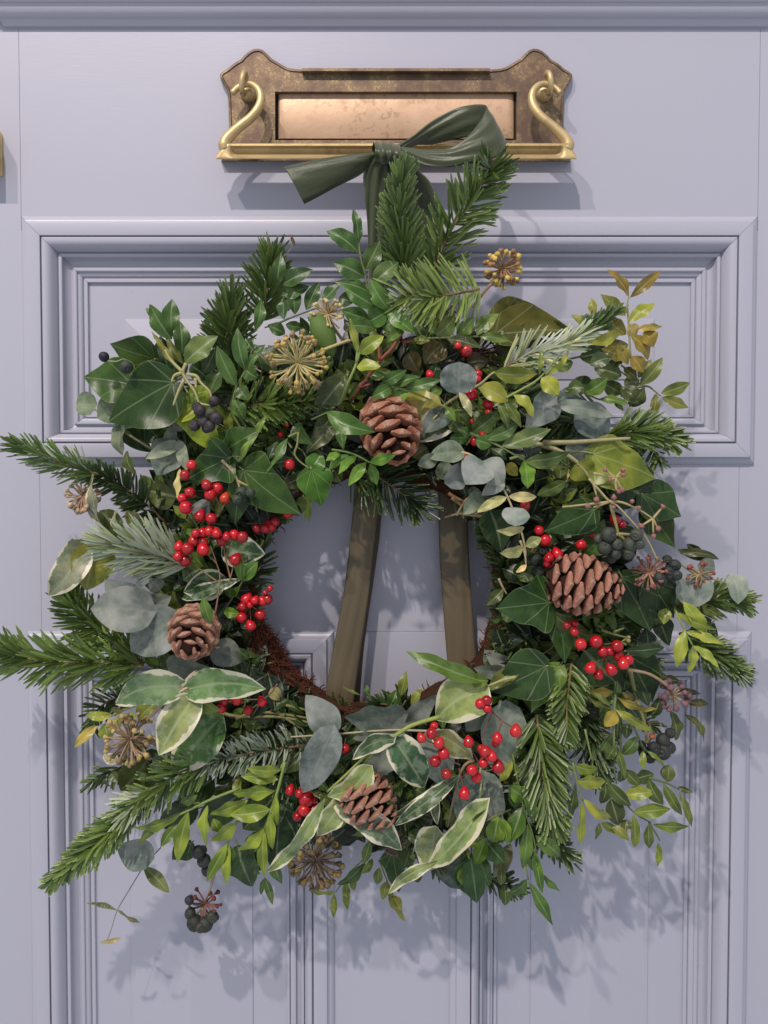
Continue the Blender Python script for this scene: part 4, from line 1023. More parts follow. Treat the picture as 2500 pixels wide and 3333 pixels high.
# ================================================================== EUCALYPTUS
sprig('L', 'eucalyptus sprig with round grey leaves right of the top cone', 'euc', EU, .088, [[(600, 1100, .078), (840, 1030), (1030, 1130), (1150, 1260), (1250, 1430), (1340, 1659), (1385, 1780), (1420, 1960, .084)]],
      [(840, 1030, 535, 1075, 190, (.15, .20, .135)), (600, 1080, 440, 1150, 120, (.11, .14, .09)), (870, 1160, 690, 1310, 225, 'round', {'d': .080}), (1030, 1130, 870, 1310, 300, (.22, .265, .25), {'d': .089}), (1035, 1130, 1215, 1325, 255, (.24, .28, .245), {'d': .086}),
       (1205, 1300, 1015, 1415, 120, (.25, .29, .26)), (1000, 1410, 855, 1590, 150, (.19, .235, .15), {'d': .080}), (1245, 1432, 975, 1568, 90, (.34, .39, .30), 'ell'), (1260, 1425, 1515, 1430, 88, (.33, .37, .30), 'ell'),
       (1310, 1520, 1320, 1690, 235, 'round', (.31, .345, .335)), (720, 1120, 640, 1270, 140, 'round', (.10, .14, .08), {'d': .07}), (960, 1340, 930, 1430, 120, 'round', (.17, .20, .12), {'d': .074})],
      scol=(.38, .32, .18), r=.0011, name='eucalyptus_sprig')
sprig('G', 'lower end of the hanging eucalyptus sprig', 'euc', EUL, .086, [[(320, 430), (345, 500), (352, 560)]], [(345, 360, 192, 378, 45, 'ell'), (342, 468, 212, 500, 65, 'ell', (.28, .32, .24)), (350, 462, 435, 415, 55, 'ell', (.20, .24, .15)), (355, 560, 298, 602, 28, 'ell', (.42, .38, .30))], scol=(.38, .32, .18), name='eucalyptus_sprig')
sprig('B', 'single round blue grey eucalyptus leaf with a narrow one below', 'round', (.135, .175, .165), .094, [[(1240, 1200), (1320, 1330), (1345, 1380)]], [(1228, 1212, 1232, 990, 228, {'bend': .03, 'side': 0}), (1235, 1195, 1318, 1362, 55, 'ell', (.18, .22, .19))], name='eucalyptus_sprig')
sprig('D', 'big oval eucalyptus leaves at the left above the cone', 'euc', (.195, .23, .20), .078, [[(900, 1080), (870, 1115), (800, 1160, .07)]],
      [(905, 1085, 535, 1075, 255, {'d': .084, 'roll': .1}), (910, 1090, 620, 900, 215, (.17, .205, .19), {'d': .076}), (1060, 1120, 775, 1330, 270, (.15, .185, .165), {'d': .080, 'roll': .1}), (910, 1060, 1025, 1000, 120, (.15, .185, .155), {'d': .068}),
       (1290, 1300, 1450, 1395, 160, (.155, .185, .155), {'d': .062}), (1020, 1395, 1290, 1450, 150, (.17, .20, .165), {'d': .060}), (960, 950, 900, 890, 90, (.15, .18, .15), {'d': .066})], name='eucalyptus_sprig', scol=(.20, .16, .10))
sprig('A', 'pale round eucalyptus leaves at the far left', 'round', (.21, .28, .16), .060, [[(620, 1270), (450, 1170), (340, 1080), (200, 985, .058)], [(690, 1060), (760, 1160), (860, 1330)]],
      [(240, 965, 95, 965, 148, {'d': .058}), (400, 980, 240, 1060, 190, (.19, .25, .15), 'euc'), (395, 1115, 405, 1315, 118, (.16, .20, .12), 'euc'), (495, 1105, 415, 1110, 44, (.30, .36, .24)),
       (780, 1235, 568, 1335, 85, (.27, .31, .23), 'euc', {'d': .070}), (785, 1250, 630, 1440, 250, (.165, .20, .165), 'euc', {'d': .064}), (795, 1225, 848, 1415, 78, (.25, .29, .22), 'euc', {'d': .070}), (780, 1200, 690, 1170, 110, (.15, .19, .14)), (800, 1150, 790, 1080, 80, (.15, .18, .14)),
       (800, 1400, 785, 1615, 46, 'ell', (.34, .37, .27), {'d': .078}), (440, 1280, 500, 1440, 80, (.07, .11, .04), 'ell')], name='eucalyptus_sprig', scol=(.27, .25, .13))
sprig('C', 'grey eucalyptus leaves at the right of the wreath', 'euc', (.165, .21, .185), .074, [[(1000, 1050), (860, 1010), (720, 980), (600, 1000), (470, 1100)]],
      [(640, 890, 440, 1125, 190, {'d': .072}), (800, 900, 650, 940, 120, 'round', (.14, .18, .17)), (690, 975, 1040, 1052, 95, (.26, .30, .27), {'d': .084}), (830, 990, 990, 1200, 215, (.13, .17, .165), {'d': .076}), (805, 1180, 805, 1370, 180, 'round', (.095, .125, .11), {'d': .066}), (500, 1230, 470, 1320, 110, (.06, .085, .06), 'round'),
       (1155, 775, 1150, 860, 92, 'round', (.14, .17, .065), {'d': .050})], name='eucalyptus_sprig', scol=(.22, .20, .11))
sprig('F', 'blue grey eucalyptus sprig across the bottom of the wreath', 'euc', (.165, .205, .18), .080, [[(1180, 512, .080), (1090, 515), (860, 510), (520, 535), (270, 550, .074)]],
      [(520, 525, 358, 300, 180, (.20, .245, .215), {'d': .082, 'side': -.06}), (515, 515, 340, 895, 200, (.125, .16, .15), {'d': .086}), (500, 480, 545, 380, 80, (.16, .19, .165), {'d': .076}), (940, 420, 590, 440, 230, (.18, .225, .19), {'d': .080, 'side': .0}), (880, 545, 740, 830, 200, (.20, .245, .21), {'d': .070}), (760, 540, 640, 560, 60, (.18, .21, .18)),
       (955, 465, 1150, 300, 120, (.125, .155, .14), {'d': .062})], name='eucalyptus_sprig', scol=(.40, .36, .22), r=.0010)
sprig('F', 'large grey eucalyptus leaves behind the lower berries', 'euc', (.19, .235, .195), .066, [[(1530, 330), (1450, 560), (1400, 800), (1395, 960)]],
      [(1560, 370, 1520, 790, 260, {'bend': .02, 'd': .064}), (1130, 520, 1195, 860, 200, (.17, .205, .18), {'d': .062}), (1440, 370, 1325, 520, 150, (.17, .21, .17), {'d': .062}), (1400, 790, 1270, 1060, 150, (.18, .225, .20), {'d': .066}), (1420, 780, 1500, 1080, 230, (.215, .26, .215), {'d': .066}), (1540, 160, 1370, 140, 90, (.17, .20, .16), {'d': .060}), (1560, 100, 1440, 60, 90, (.18, .21, .17), {'d': .056}), (150, 430, 60, 480, 110, (.13, .16, .14), {'d': .05})], name='eucalyptus_sprig', scol=(.36, .34, .20), r=.0012)
sprig('M', 'wavy round eucalyptus leaves at the far right', 'round', (.24, .29, .25), .066, [[(1390, 900), (1560, 1020), (1700, 1060), (1880, 1110)]],
      [(1480, 1020, 1600, 1310, 300, {'wave': .05, 'd': .068}), (1740, 960, 1580, 940, 150, (.23, .26, .22), {'d': .062}), (1890, 1040, 1950, 1290, 190, 'euc', (.34, .38, .33), {'d': .068, 'wave': .06})], name='eucalyptus_sprig', scol=(.28, .26, .13))
sprig('E', 'thin twig with narrow eucalyptus leaves hanging at the lower left', 'euc', (.17, .22, .18), .046, [[(780, 1215), (720, 1280), (670, 1340), (590, 1470), (520, 1590), (485, 1700), (455, 1780)]],
      [(722, 1275, 515, 1215, 170, (.20, .25, .22), {'d': .054}), (678, 1330, 832, 1487, 72, 'ell', (.12, .17, .11)), (520, 1592, 332, 1545, 26, 'ell', (.26, .29, .27), {'roll': .9}), (522, 1590, 655, 1668, 34, 'ell', (.12, .14, .10)), (545, 1755, 415, 1785, 28, 'ell', (.24, .24, .23))], name='eucalyptus_sprig', scol=(.24, .20, .20), r=.0005)
sprig('F', 'dark grey eucalyptus disc low in the wreath', 'round', (.075, .115, .090), .050, [[(1230, 1300), (1300, 1260)]], [(1310, 1250, 1160, 1410, 240), (1590, 1190, 1490, 1400, 90, 'ell', (.16, .19, .17), {'d': .048})], name='eucalyptus_sprig')
sprig('B', 'cream edged dark leaf and grey leaf right of the top cone', 'vg', (.085, .115, .055), .066, [[(1080, 1210), (1180, 1330)]], [(1175, 1340, 930, 1530, 190, 'vg', (.07, .095, .045)), (1160, 1330, 985, 1470, 130, 'euc', (.10, .13, .12), {'d': .072}), (1010, 1180, 930, 1450, 230, 'ovate', (.24, .25, .075), {'d': .068}), (1020, 1570, 920, 1640, 110, 'ovate', (.085, .105, .065), {'d': .060}), (1120, 870, 1000, 1000, 160, 'ovate', (.055, .055, .022), {'d': .056}), (890, 930, 960, 1060, 120, 'ovate', (.085, .075, .04), {'d': .058}), (1290, 1000, 1430, 985, 110, 'ovate', (.035, .032, .018), {'d': .058})], name='leafy_sprig')

# ================================================================== VARIEGATED LEAVES
sprig('D', 'cream edged variegated leaf with a smooth olive leaf at the far left', 'vg', (.20, .22, .16), .072, [[(620, 680), (520, 665), (440, 720)]], [(500, 680, 282, 1000, 190, {'wave': .06, 'side': .10, 'roll': 0}), (600, 680, 515, 965, 240, 'ovate', (.17, .20, .05), {'d': .070}), (470, 690, 440, 790, 80, 'ovate', (.06, .12, .03), {'d': .073}), (590, 670, 440, 700, 60, 'ell', (.07, .12, .03), {'d': .060})], name='variegated_sprig')
sprig('D', 'curled cream edged leaf below the upper left fir', 'vgl', (.20, .20, .14), .064, [[(560, 262), (540, 330)]], [(560, 265, 605, 590, 70, {'roll': .7, 'side': .10}), (700, 470, 712, 640, 40, 'vgl', (.22, .22, .13), {'roll': .5}), (600, 500, 560, 540, 150, 'round', (.20, .21, .16), {'d': .050}), (760, 480, 860, 620, 80, 'ell', (.06, .08, .02), {'d': .055}), (600, 480, 740, 690, 120, 'ovate', (.05, .08, .025), {'d': .055})], name='variegated_sprig')
sprig('E', 'pair of large cream edged leaves at the left with a pale leaf below', 'vg', (.125, .205, .105), .090, [[(945, 250), (800, 350), (610, 530, .07)], [(975, 325), (1000, 290), (945, 250)], [(905, 245), (960, 180), (1000, 150)]],
      [(912, 248, 503, 365, 200, {'wave': .05, 'side': -.16, 'roll': -.15}), (945, 265, 1410, 270, 195, (.15, .25, .11), {'wave': .04, 'side': .12, 'roll': .15}), (972, 320, 765, 665, 210, (.23, .26, .12), 'vg', {'fold': .25}), (985, 300, 1135, 395, 130, 'ovate', (.10, .17, .05), {'d': .078}),
       (1125, 445, 840, 770, 250, 'vg', (.075, .16, .045), {'d': .066}), (700, 690, 540, 880, 240, 'ovate', (.065, .10, .028), {'d': .056}), (790, 650, 780, 800, 90, 'euc', (.18, .22, .18), {'d': .060}), (520, 690, 430, 660, 60, 'vg', (.3, .28, .2), {'d': .050}), (590, 900, 540, 950, 70, 'vg', (.35, .36, .26), {'d': .060})], name='variegated_sprig', scol=(.50, .34, .24), r=.0012)
sprig('D', 'dark variegated leaves around the berry stalks', 'vg', (.035, .085, .032), .060, [[(1580, 660), (1460, 900), (1320, 1120)]], [(1350, 690, 1590, 740, 190, {'side': -.1}), (1330, 890, 1100, 975, 170, 'vg', {'d': .062}), (1120, 1000, 1450, 890, 80, 'vg', {'d': .064}), (1450, 900, 1545, 790, 80, 'ell', BG, {'d': .072}), (1450, 905, 1450, 750, 60, 'ell', BG, {'d': .072}), (1265, 1160, 1215, 1000, 65, 'ell', MG, {'d': .090}), (1340, 1080, 1440, 1100, 60, 'ell', BG), (1380, 1010, 1390, 940, 60, 'ell', MG), (1400, 1000, 1440, 940, 40, 'ell', BG), (1200, 830, 1100, 900, 150, 'ovate', (.03, .06, .03)), (1180, 440, 1250, 520, 110, 'euc', (.10, .12, .11), {'d': .056})], name='variegated_sprig')
sprig('F', 'pale lime variegated leaf beside the lower berries with a dark glossy leaf above', 'vg', LIME, .080, [[(1620, 190), (1540, 210), (1440, 250)]], [(1430, 262, 1140, 455, 270, {'side': -.12, 'd': .080, 'wave': .03}), (1445, 225, 962, 30, 100, 'ell', (.050, .115, .028), {'roll': .5, 'side': .06, 'bend': .12, 'd': .080}), (1455, 215, 1330, 200, 90, 'ell', (.11, .19, .05), {'d': .082}), (1655, 130, 1450, 270, 90, 'ell', (.07, .11, .035), {'d': .070})], name='variegated_sprig', scol=(.34, .32, .12), r=.0012)
sprig('F', 'green stemmed variegated sprig in front of the bottom cone', 'vg', VG, .096, [[(1165, 430, .090), (1000, 480), (900, 540), (750, 640), (590, 790), (490, 880, .090)], [(730, 740), (720, 700), (790, 610)]],
      [(880, 565, 640, 690, 105, (.055, .105, .050), {'side': -.14, 'd': .098}), (890, 565, 1080, 862, 195, (.034, .085, .042), {'d': .094}), (735, 742, 488, 912, 165, (.26, .34, .11), {'d': .100, 'side': .12}), (478, 915, 120, 1375, 92, 'vgl', (.22, .28, .12), {'d': .096, 'de': .088}), (582, 920, 428, 1152, 135, (.21, .26, .09), {'d': .092}),
       (560, 925, 938, 1247, 170, (.12, .17, .115), {'d': .092, 'side': .10}), (790, 600, 700, 640, 50, 'ell', (.14, .2, .05))], name='variegated_sprig', scol=(.26, .32, .08), r=.0016)
sprig('F', 'narrow cream striped leaf and small cream leaf by the lower berries', 'vg', (.16, .21, .10), .094, [[(1370, 690), (1290, 760), (1210, 1090, .07)]], [(1290, 775, 885, 1090, 90, 'vgl', (.06, .10, .05), {'roll': .3, 'd': .094}), (1280, 790, 810, 1065, 60, 'vgl', (.10, .14, .06), {'d': .090}), (1145, 535, 1365, 695, 160, (.25, .26, .12), {'side': .14, 'd': .088}), (1260, 770, 1195, 790, 60, 'ell', (.05, .10, .025), {'d': .092}), (1120, 840, 1150, 1080, 60, 'vgl', (.10, .14, .08), {'d': .060})], name='variegated_sprig', scol=(.24, .17, .10), r=.0012)
sprig('F', 'long pale curling leaf at the bottom of the wreath', 'vgl', (.30, .33, .15), .086, [[(1415, 800, .080), (1400, 960)]], [(1425, 955, 1070, 1335, 165, 'vg', (.20, .27, .12), {'side': .08, 'd': .092, 'de': .082, 'wave': .07, 'roll': .55, 'curl': .12, 'fold': .45}), (1180, 1290, 850, 1500, 66, 'vgl', (.24, .29, .13), {'d': .088, 'de': .078, 'side': -.10}), (1130, 1110, 1065, 1355, 200, 'vg', (.21, .24, .11), {'d': .078, 'side': .08}), (1370, 1050, 1440, 990, 90, 'ovate', (.04, .07, .035), {'d': .093})], name='variegated_sprig', scol=(.30, .33, .15))

# ================================================================== PRIVET / PISTACHIO SPRIGS
sprig('A', 'upright dark green leafy sprig at the upper left', 'lance', (.034, .092, .028), .066, [[(830, 720, .060), (800, 600), (760, 520), (745, 440)]], [(745, 530, 592, 288, 120), (745, 480, 748, 252, 115), (815, 640, 800, 400, 110, (.040, .10, .034)), (640, 400, 568, 312, 36), (830, 690, 1052, 500, 160, (.075, .135, .060), {'d': .074}), (790, 730, 608, 468, 46, (.12, .15, .05), {'d': .072}), (830, 700, 700, 500, 60, (.07, .10, .03)), (960, 760, 1040, 590, 90, 'ell', (.07, .11, .075)), (870, 700, 1000, 800, 150, 'ell', (.03, .08, .025)), (1000, 900, 1090, 730, 110, 'ell', (.045, .10, .035))])
sprig('A', 'dark leafy sprig with rounded leaves over the left fir', 'lance', (.040, .105, .036), .072, [[(1300, 560), (1250, 720), (1180, 850), (1150, 980)]], [(1242, 738, 1188, 448, 98), (1180, 845, 1048, 568, 104), (1245, 735, 1325, 790, 95, 'ovate', (.055, .13, .040)), (1190, 850, 1258, 935, 92, 'ovate', (.05, .12, .04)), (1160, 935, 1238, 1068, 95), (1250, 720, 1330, 620, 60), (1300, 640, 1375, 560, 60), (1310, 470, 1350, 250, 75), (1300, 600, 1240, 520, 50)])
sprig('K', 'narrow bright leaf crossing the left ivy', 'lance', (.095, .19, .045), .080, [[(215, 1115), (280, 1000), (370, 870)]], [(230, 1110, 370, 860, 55), (370, 870, 455, 700, 58)])
sprig('J', 'dark privet sprig left of the upright fir', 'lance', (.030, .085, .028), .066, [[(348, 700), (360, 800), (390, 920), (420, 1060), (470, 1180, .07)]], [(346, 715, 310, 465, 68), (348, 768, 128, 618, 125), (388, 935, 176, 838, 135), (393, 888, 490, 690, 115, (.045, .10, .036)), (440, 985, 617, 830, 125, (.060, .12, .055), {'d': .076}), (420, 1030, 184, 965, 80, (.035, .09, .030)),
      (480, 1145, 242, 1000, 112, (.055, .15, .034), {'d': .080}), (560, 1165, 420, 945, 110, (.045, .125, .030), {'d': .080})])
sprig('B', 'bright green leafy sprig at the top centre', 'lance', (.052, .145, .034), .078, [[(670, 790), (665, 700), (700, 640), (650, 540)]], [(625, 695, 440, 640, 115, (.045, .12, .035)), (745, 650, 595, 735, 125), (665, 765, 490, 745, 95, (.045, .11, .035)), (745, 650, 935, 795, 105), (735, 645, 640, 440, 90), (700, 640, 760, 500, 80), (780, 720, 720, 780, 90, (.04, .11, .03)), (850, 760, 740, 860, 60, (.05, .13, .03)), (600, 620, 560, 540, 80, (.04, .10, .03)), (470, 720, 520, 800, 90, (.06, .08, .05))], scol=(.16, .18, .06))
sprig('B', 'dark privet sprig left of the top centre', 'lance', (.034, .090, .036), .064, [[(0, 735), (130, 680), (280, 625)], [(0, 735), (-80, 760)]], [(125, 672, 124, 448, 92), (200, 642, 292, 448, 92), (300, 592, 432, 458, 90), (50, 705, 50, 540, 82), (38, 470, 242, 362, 115, (.022, .065, .022)), (30, 545, 222, 478, 100), (60, 740, 190, 760, 70), (0, 480, 30, 250, 90), (420, 560, 520, 590, 100), (210, 680, 270, 740, 60, (.12, .17, .10)), (60, 800, -60, 740, 90), (150, 790, 250, 830, 80, (.04, .09, .04))], scol=(.09, .14, .07))
sprig('B', 'thin dry shoot with a curled tip at the upper left', 'lance', (.07, .05, .025), .060, [[(60, 310), (75, 260), (120, 200)]], [(125, 205, 95, 128, 22)], scol=(.22, .20, .10), r=.0004)
sprig('B', 'yellow green sprig with four small leaves above the top cone', 'ell', (.19, .27, .052), .088, [[(430, 1275, .070), (490, 1120), (540, 1000), (560, 900), (520, 760), (495, 700)], [(540, 1000), (545, 850), (500, 720)]], [(540, 1022, 702, 1020, 92), (562, 935, 722, 815, 98), (548, 930, 493, 700, 46, (.15, .21, .06))], scol=(.20, .27, .07), r=.0011)
sprig('B', 'bare red brown twig above the top cone', 'ell', OL, .074, [[(850, 780), (780, 900), (695, 985), (610, 1100), (500, 1260, .06)], [(697, 985), (688, 850)], [(615, 1110), (560, 1160), (640, 1140)], [(850, 860), (900, 850), (960, 835)]], [(910, 852, 1038, 848, 62, (.11, .14, .035))], scol=(.20, .06, .035), r=.0016)
sprig('B', 'green leaflets below the silvery fir tip', 'lance', (.085, .165, .050), .076, [[(1010, 832), (1300, 822), (1450, 815), (1500, 818)], [(1300, 810), (1350, 750), (1400, 700)]], [(1078, 812, 1205, 678, 115, (.075, .125, .055)), (1215, 815, 1335, 685, 95), (1350, 812, 1502, 660, 100, (.08, .14, .06)), (1370, 818, 1583, 852, 62), (1150, 835, 1392, 892, 78, (.040, .065, .026)), (1360, 760, 1440, 690, 60)])
sprig('B', 'bright glossy leaflets on a pale stem right of the red twig', 'lance', (.042, .115, .032), .082, [[(780, 1160), (900, 1190), (1150, 1300), (1200, 1340)]], [(705, 1140, 880, 1045, 78), (780, 1152, 975, 1088, 76), (870, 1172, 1118, 1108, 82), (780, 1160, 640, 1232, 86, (.050, .14, .034)), (885, 1185, 768, 1288, 100, (.07, .19, .035)), (1150, 1292, 1212, 1392, 60, (.085, .19, .035)), (640, 1110, 735, 1070, 60)], scol=(.22, .28, .08))
sprig('C', 'yellow green sprig reaching right across the upper right', 'lance', (.165, .215, .050), .086, [[(-180, 1020, .07), (20, 885), (130, 830), (222, 752), (300, 760)]], [(225, 752, 520, 762, 118, (.14, .19, .045)), (322, 945, 105, 832, 128)], scol=(.30, .27, .12), r=.0011)
sprig('C', 'bright yellow green stem with oval leaves at the upper right', 'ell', (.20, .27, .05), .090, [[(300, 925), (420, 860), (530, 790), (650, 650), (740, 560)]], [(545, 785, 662, 900, 108), (355, 900, 495, 1050, 84, (.16, .22, .05)), (300, 950, 412, 1125, 62, 'lance', (.075, .13, .03)), (250, 965, 322, 1135, 62, 'lance', (.06, .11, .03)), (560, 780, 740, 600, 40, 'lance'), (530, 770, 545, 590, 40, 'lance', (.10, .15, .04))], scol=(.22, .28, .07))
sprig('C', 'mid green oval leaves over the right fir', 'ell', (.070, .145, .030), .080, [[(700, 880), (830, 890), (940, 935), (1050, 930)]], [(828, 890, 992, 788, 100, (.085, .18, .035)), (930, 932, 1135, 962, 60), (1030, 925, 1100, 1010, 34), (720, 860, 830, 850, 100, (.035, .075, .02)), (870, 700, 1010, 650, 100, (.03, .065, .035)), (430, 700, 520, 690, 90, (.04, .09, .025))])
sprig('C', 'large dull olive leaves at the top right', 'ivyo', OLD, .060, [[(120, 560), (200, 470), (240, 430)]], [(215, 440, 565, 330, 200, {'side': .12, 'roll': 0}), (230, 490, 755, 460, 230, {'side': .10, 'd': .064, 'roll': 0}), (225, 500, 600, 540, 140, (.06, .075, .02), {'d': .056}), (560, 460, 750, 470, 100, (.05, .065, .018), {'d': .058}), (240, 580, 440, 560, 130, (.03, .032, .012), {'d': .050})])
sprig('C', 'airy olive and yellow sprig standing up at the top right', 'lance', (.18, .175, .048), .058, [[(1145, 655), (1132, 400), (1124, 290), (1136, 242)], [(1130, 300), (1124, 285)]],
      [(1136, 242, 993, 52, 76, (.15, .12, .035)), (1142, 246, 1357, 58, 72, (.15, .125, .04)), (1112, 368, 943, 222, 86, (.18, .20, .055)), (1136, 405, 1312, 282, 92, (.155, .21, .045)), (1118, 495, 952, 378, 104, (.16, .16, .042)), (1128, 645, 948, 588, 96, (.19, .185, .045)), (1190, 462, 1364, 440, 54), (1238, 472, 1305, 578, 115, (.18, .16, .04)), (1150, 500, 1272, 665, 125, (.17, .155, .04)), (1150, 640, 1235, 752, 95, (.17, .145, .04)),
       (905, 372, 880, 248, 56, (.17, .21, .06)), (862, 435, 742, 362, 60, (.15, .19, .055)), (850, 545, 1085, 492, 82, (.19, .25, .06), {'d': .066}), (1115, 300, 1110, 360, 30, (.16, .17, .05)), (1130, 430, 1190, 500, 90, (.20, .20, .10)), (1060, 560, 1130, 700, 80, (.15, .15, .04))], scol=(.28, .29, .10), lift=.004)
sprig('C', 'grey green leaflets hanging at the right of the upper panel', 'lance', (.080, .115, .040), .052, [[(1130, 965), (1200, 850), (1262, 715)], [(1180, 770), (1050, 680), (1020, 650)], [(1200, 850), (1262, 845), (1300, 870), (1350, 912)]],
      [(1210, 840, 1366, 648, 92), (1195, 790, 1290, 660, 60, (.10, .13, .05)), (1140, 985, 1245, 850, 112, (.05, .085, .03)), (1075, 912, 1165, 875, 62), (1350, 893, 1553, 820, 84, (.115, .16, .05)), (1358, 918, 1540, 988, 76, (.11, .145, .045)), (1318, 892, 1292, 1060, 62, (.10, .13, .04)), (1100, 720, 1190, 800, 80, (.07, .08, .03))], scol=(.16, .18, .08))
sprig('C', 'glossy narrow leaves on a stem at the right', 'lance', (.075, .135, .055), .086, [[(60, 1160), (180, 1210), (280, 1260), (430, 1345)], [(330, 1335), (400, 1318), (430, 1345)]], [(275, 1248, 612, 1130, 122, (.085, .145, .07)), (165, 1200, 400, 1095, 90, (.035, .09, .028)), (425, 1352, 750, 1290, 98, (.08, .145, .06)), (432, 1342, 455, 1535, 112, 'ell', (.075, .19, .030)), (60, 1180, -20, 1130, 70, (.035, .09, .025)), (95, 1205, 215, 1240, 100, (.045, .125, .028)), (70, 1160, 255, 1010, 120, (.032, .075, .028), {'d': .078}), (20, 1160, -100, 1040, 90, (.04, .08, .02), {'d': .074})], scol=(.16, .20, .07), r=.0011)
sprig('C', 'thick green stem with a long smooth leaf at the right', 'lance', (.085, .135, .04), .080, [[(470, 1225, .074), (640, 1270), (790, 1360), (880, 1475, .080)], [(560, 1226), (760, 1222), (950, 1208), (1145, 1196, .084)]], [(480, 1385, 740, 1390, 36, (.11, .16, .05)), (520, 1582, 722, 1490, 80, (.06, .12, .035), {'d': .062}), (730, 1400, 715, 1490, 14, (.2, .2, .1))], scol=(.30, .28, .14), r=.0020)
sprig('L', 'dark oval leaves deep right of the top cone', 'lance', (.032, .080, .024), .072, [[(720, 640), (880, 700), (1000, 730)]], [(750, 640, 935, 850, 130, (.05, .095, .028)), (930, 870, 1172, 645, 120, (.03, .07, .026)), (770, 660, 995, 730, 36, (.06, .12, .03)), (730, 900, 912, 900, 110, (.025, .09, .02)), (1180, 600, 1270, 825, 90, (.045, .085, .024)), (1245, 1130, 1345, 1240, 100, 'ovate', (.30, .30, .07), {'d': .07}), (1100, 990, 1250, 1100, 90, (.03, .07, .03))])
sprig('K', 'green leaf curling over the side of the top cone', 'lance', (.045, .125, .030), .100, [[(870, 735, .08), (1000, 675)]], [(1000, 665, 1442, 842, 175, {'side': -.10, 'bend': .14}), (1140, 740, 1155, 1010, 95, (.035, .095, .028), {'d': .080})], scol=(.14, .20, .07))
sprig('K', 'long dark grey green leaves left of the top cone', 'ell', (.036, .062, .036), .070, [[(1200, 300), (1180, 420), (1130, 640, .06)]], [(1190, 320, 900, 690, 215, {'d': .072}), (1125, 705, 815, 1035, 150, (.070, .095, .065), {'d': .070}), (1060, 700, 880, 900, 150, (.030, .060, .030), {'d': .074}), (720, 800, 880, 965, 140, 'ivyo', (.034, .085, .034), {'d': .076}), (1170, 320, 1180, 440, 60, (.05, .09, .04)), (850, 1230, 610, 1330, 150, (.055, .075, .05), {'d': .060}), (380, 130, 560, 340, 220, 'ivyo', (.045, .085, .04), {'d': .058}), (1130, 1300, 1060, 1180, 110, (.05, .085, .03), {'d': .060})])
sprig('K', 'curled small ivy leaf above the single red berry', 'lance', (.040, .105, .034), .080, [[(750, 850), (740, 960), (715, 1040), (760, 1110), (850, 1175)], [(660, 890), (740, 850)], [(690, 990), (640, 920)]], [(655, 895, 455, 1212, 85, {'side': .10, 'roll': .5}), (700, 1085, 470, 1145, 90, (.02, .055, .02)), (560, 930, 470, 1130, 70, (.02, .05, .02))], scol=(.20, .22, .08))
sprig('K', 'bright green compound leaf with six leaflets left of the top cone', 'lance', (.085, .215, .032), .084, [[(1055, 1005, .078), (1200, 1030), (1300, 1070), (1392, 1122)]], [(1390, 1124, 1630, 1050, 102, {'d': .100}), (1392, 1130, 1455, 1328, 84), (1355, 1118, 1200, 1332, 100, {'d': .088}), (1275, 1062, 1108, 1225, 84), (1200, 1050, 1015, 1195, 88), (1125, 1035, 998, 1105, 78)], scol=(.17, .28, .07))
sprig('G', 'yellow green compound leaf at the right edge', 'lance', (.215, .30, .075), .074, [[(1150, 790, .06), (1168, 830), (1212, 920), (1252, 1000)]], [(1202, 760, 1336, 955, 78), (1165, 820, 1385, 915, 46, (.17, .24, .05)), (1300, 775, 1412, 832, 60, (.15, .20, .045), {'d': .062}), (1212, 920, 1428, 990, 50), (1208, 915, 1164, 1118, 66), (1252, 997, 1230, 1148, 56), (1254, 997, 1396, 1118, 46), (1110, 795, 1095, 882, 66, (.13, .19, .04), {'d': .064}), (1170, 740, 1300, 800, 50, (.16, .2, .05), {'d': .064}), (1170, 480, 1378, 522, 55, (.03, .05, .02), {'d': .046}), (1220, 450, 1320, 510, 50, (.02, .035, .015), {'d': .044})], scol=(.24, .31, .09), r=.0011)
sprig('N', 'olive sprig with bronze leaflets under the red berries', 'lance', (.20, .18, .04), .076, [[(835, 600), (838, 740), (830, 860), (825, 1200)]], [(822, 700, 585, 690, 125, (.21, .175, .05)), (845, 738, 1222, 856, 72, (.19, .18, .045)), (840, 868, 745, 1010, 135, 'ell', (.22, .21, .05)), (830, 850, 1192, 1070, 80, (.12, .165, .035)), (815, 850, 580, 738, 52, (.11, .14, .03)), (900, 700, 1010, 770, 60, (.15, .14, .04)), (840, 720, 860, 600, 70, (.045, .10, .025)), (640, 700, 800, 830, 50, (.07, .11, .025)), (905, 790, 1060, 940, 90, (.02, .05, .018), {'d': .066})], scol=(.20, .25, .08))
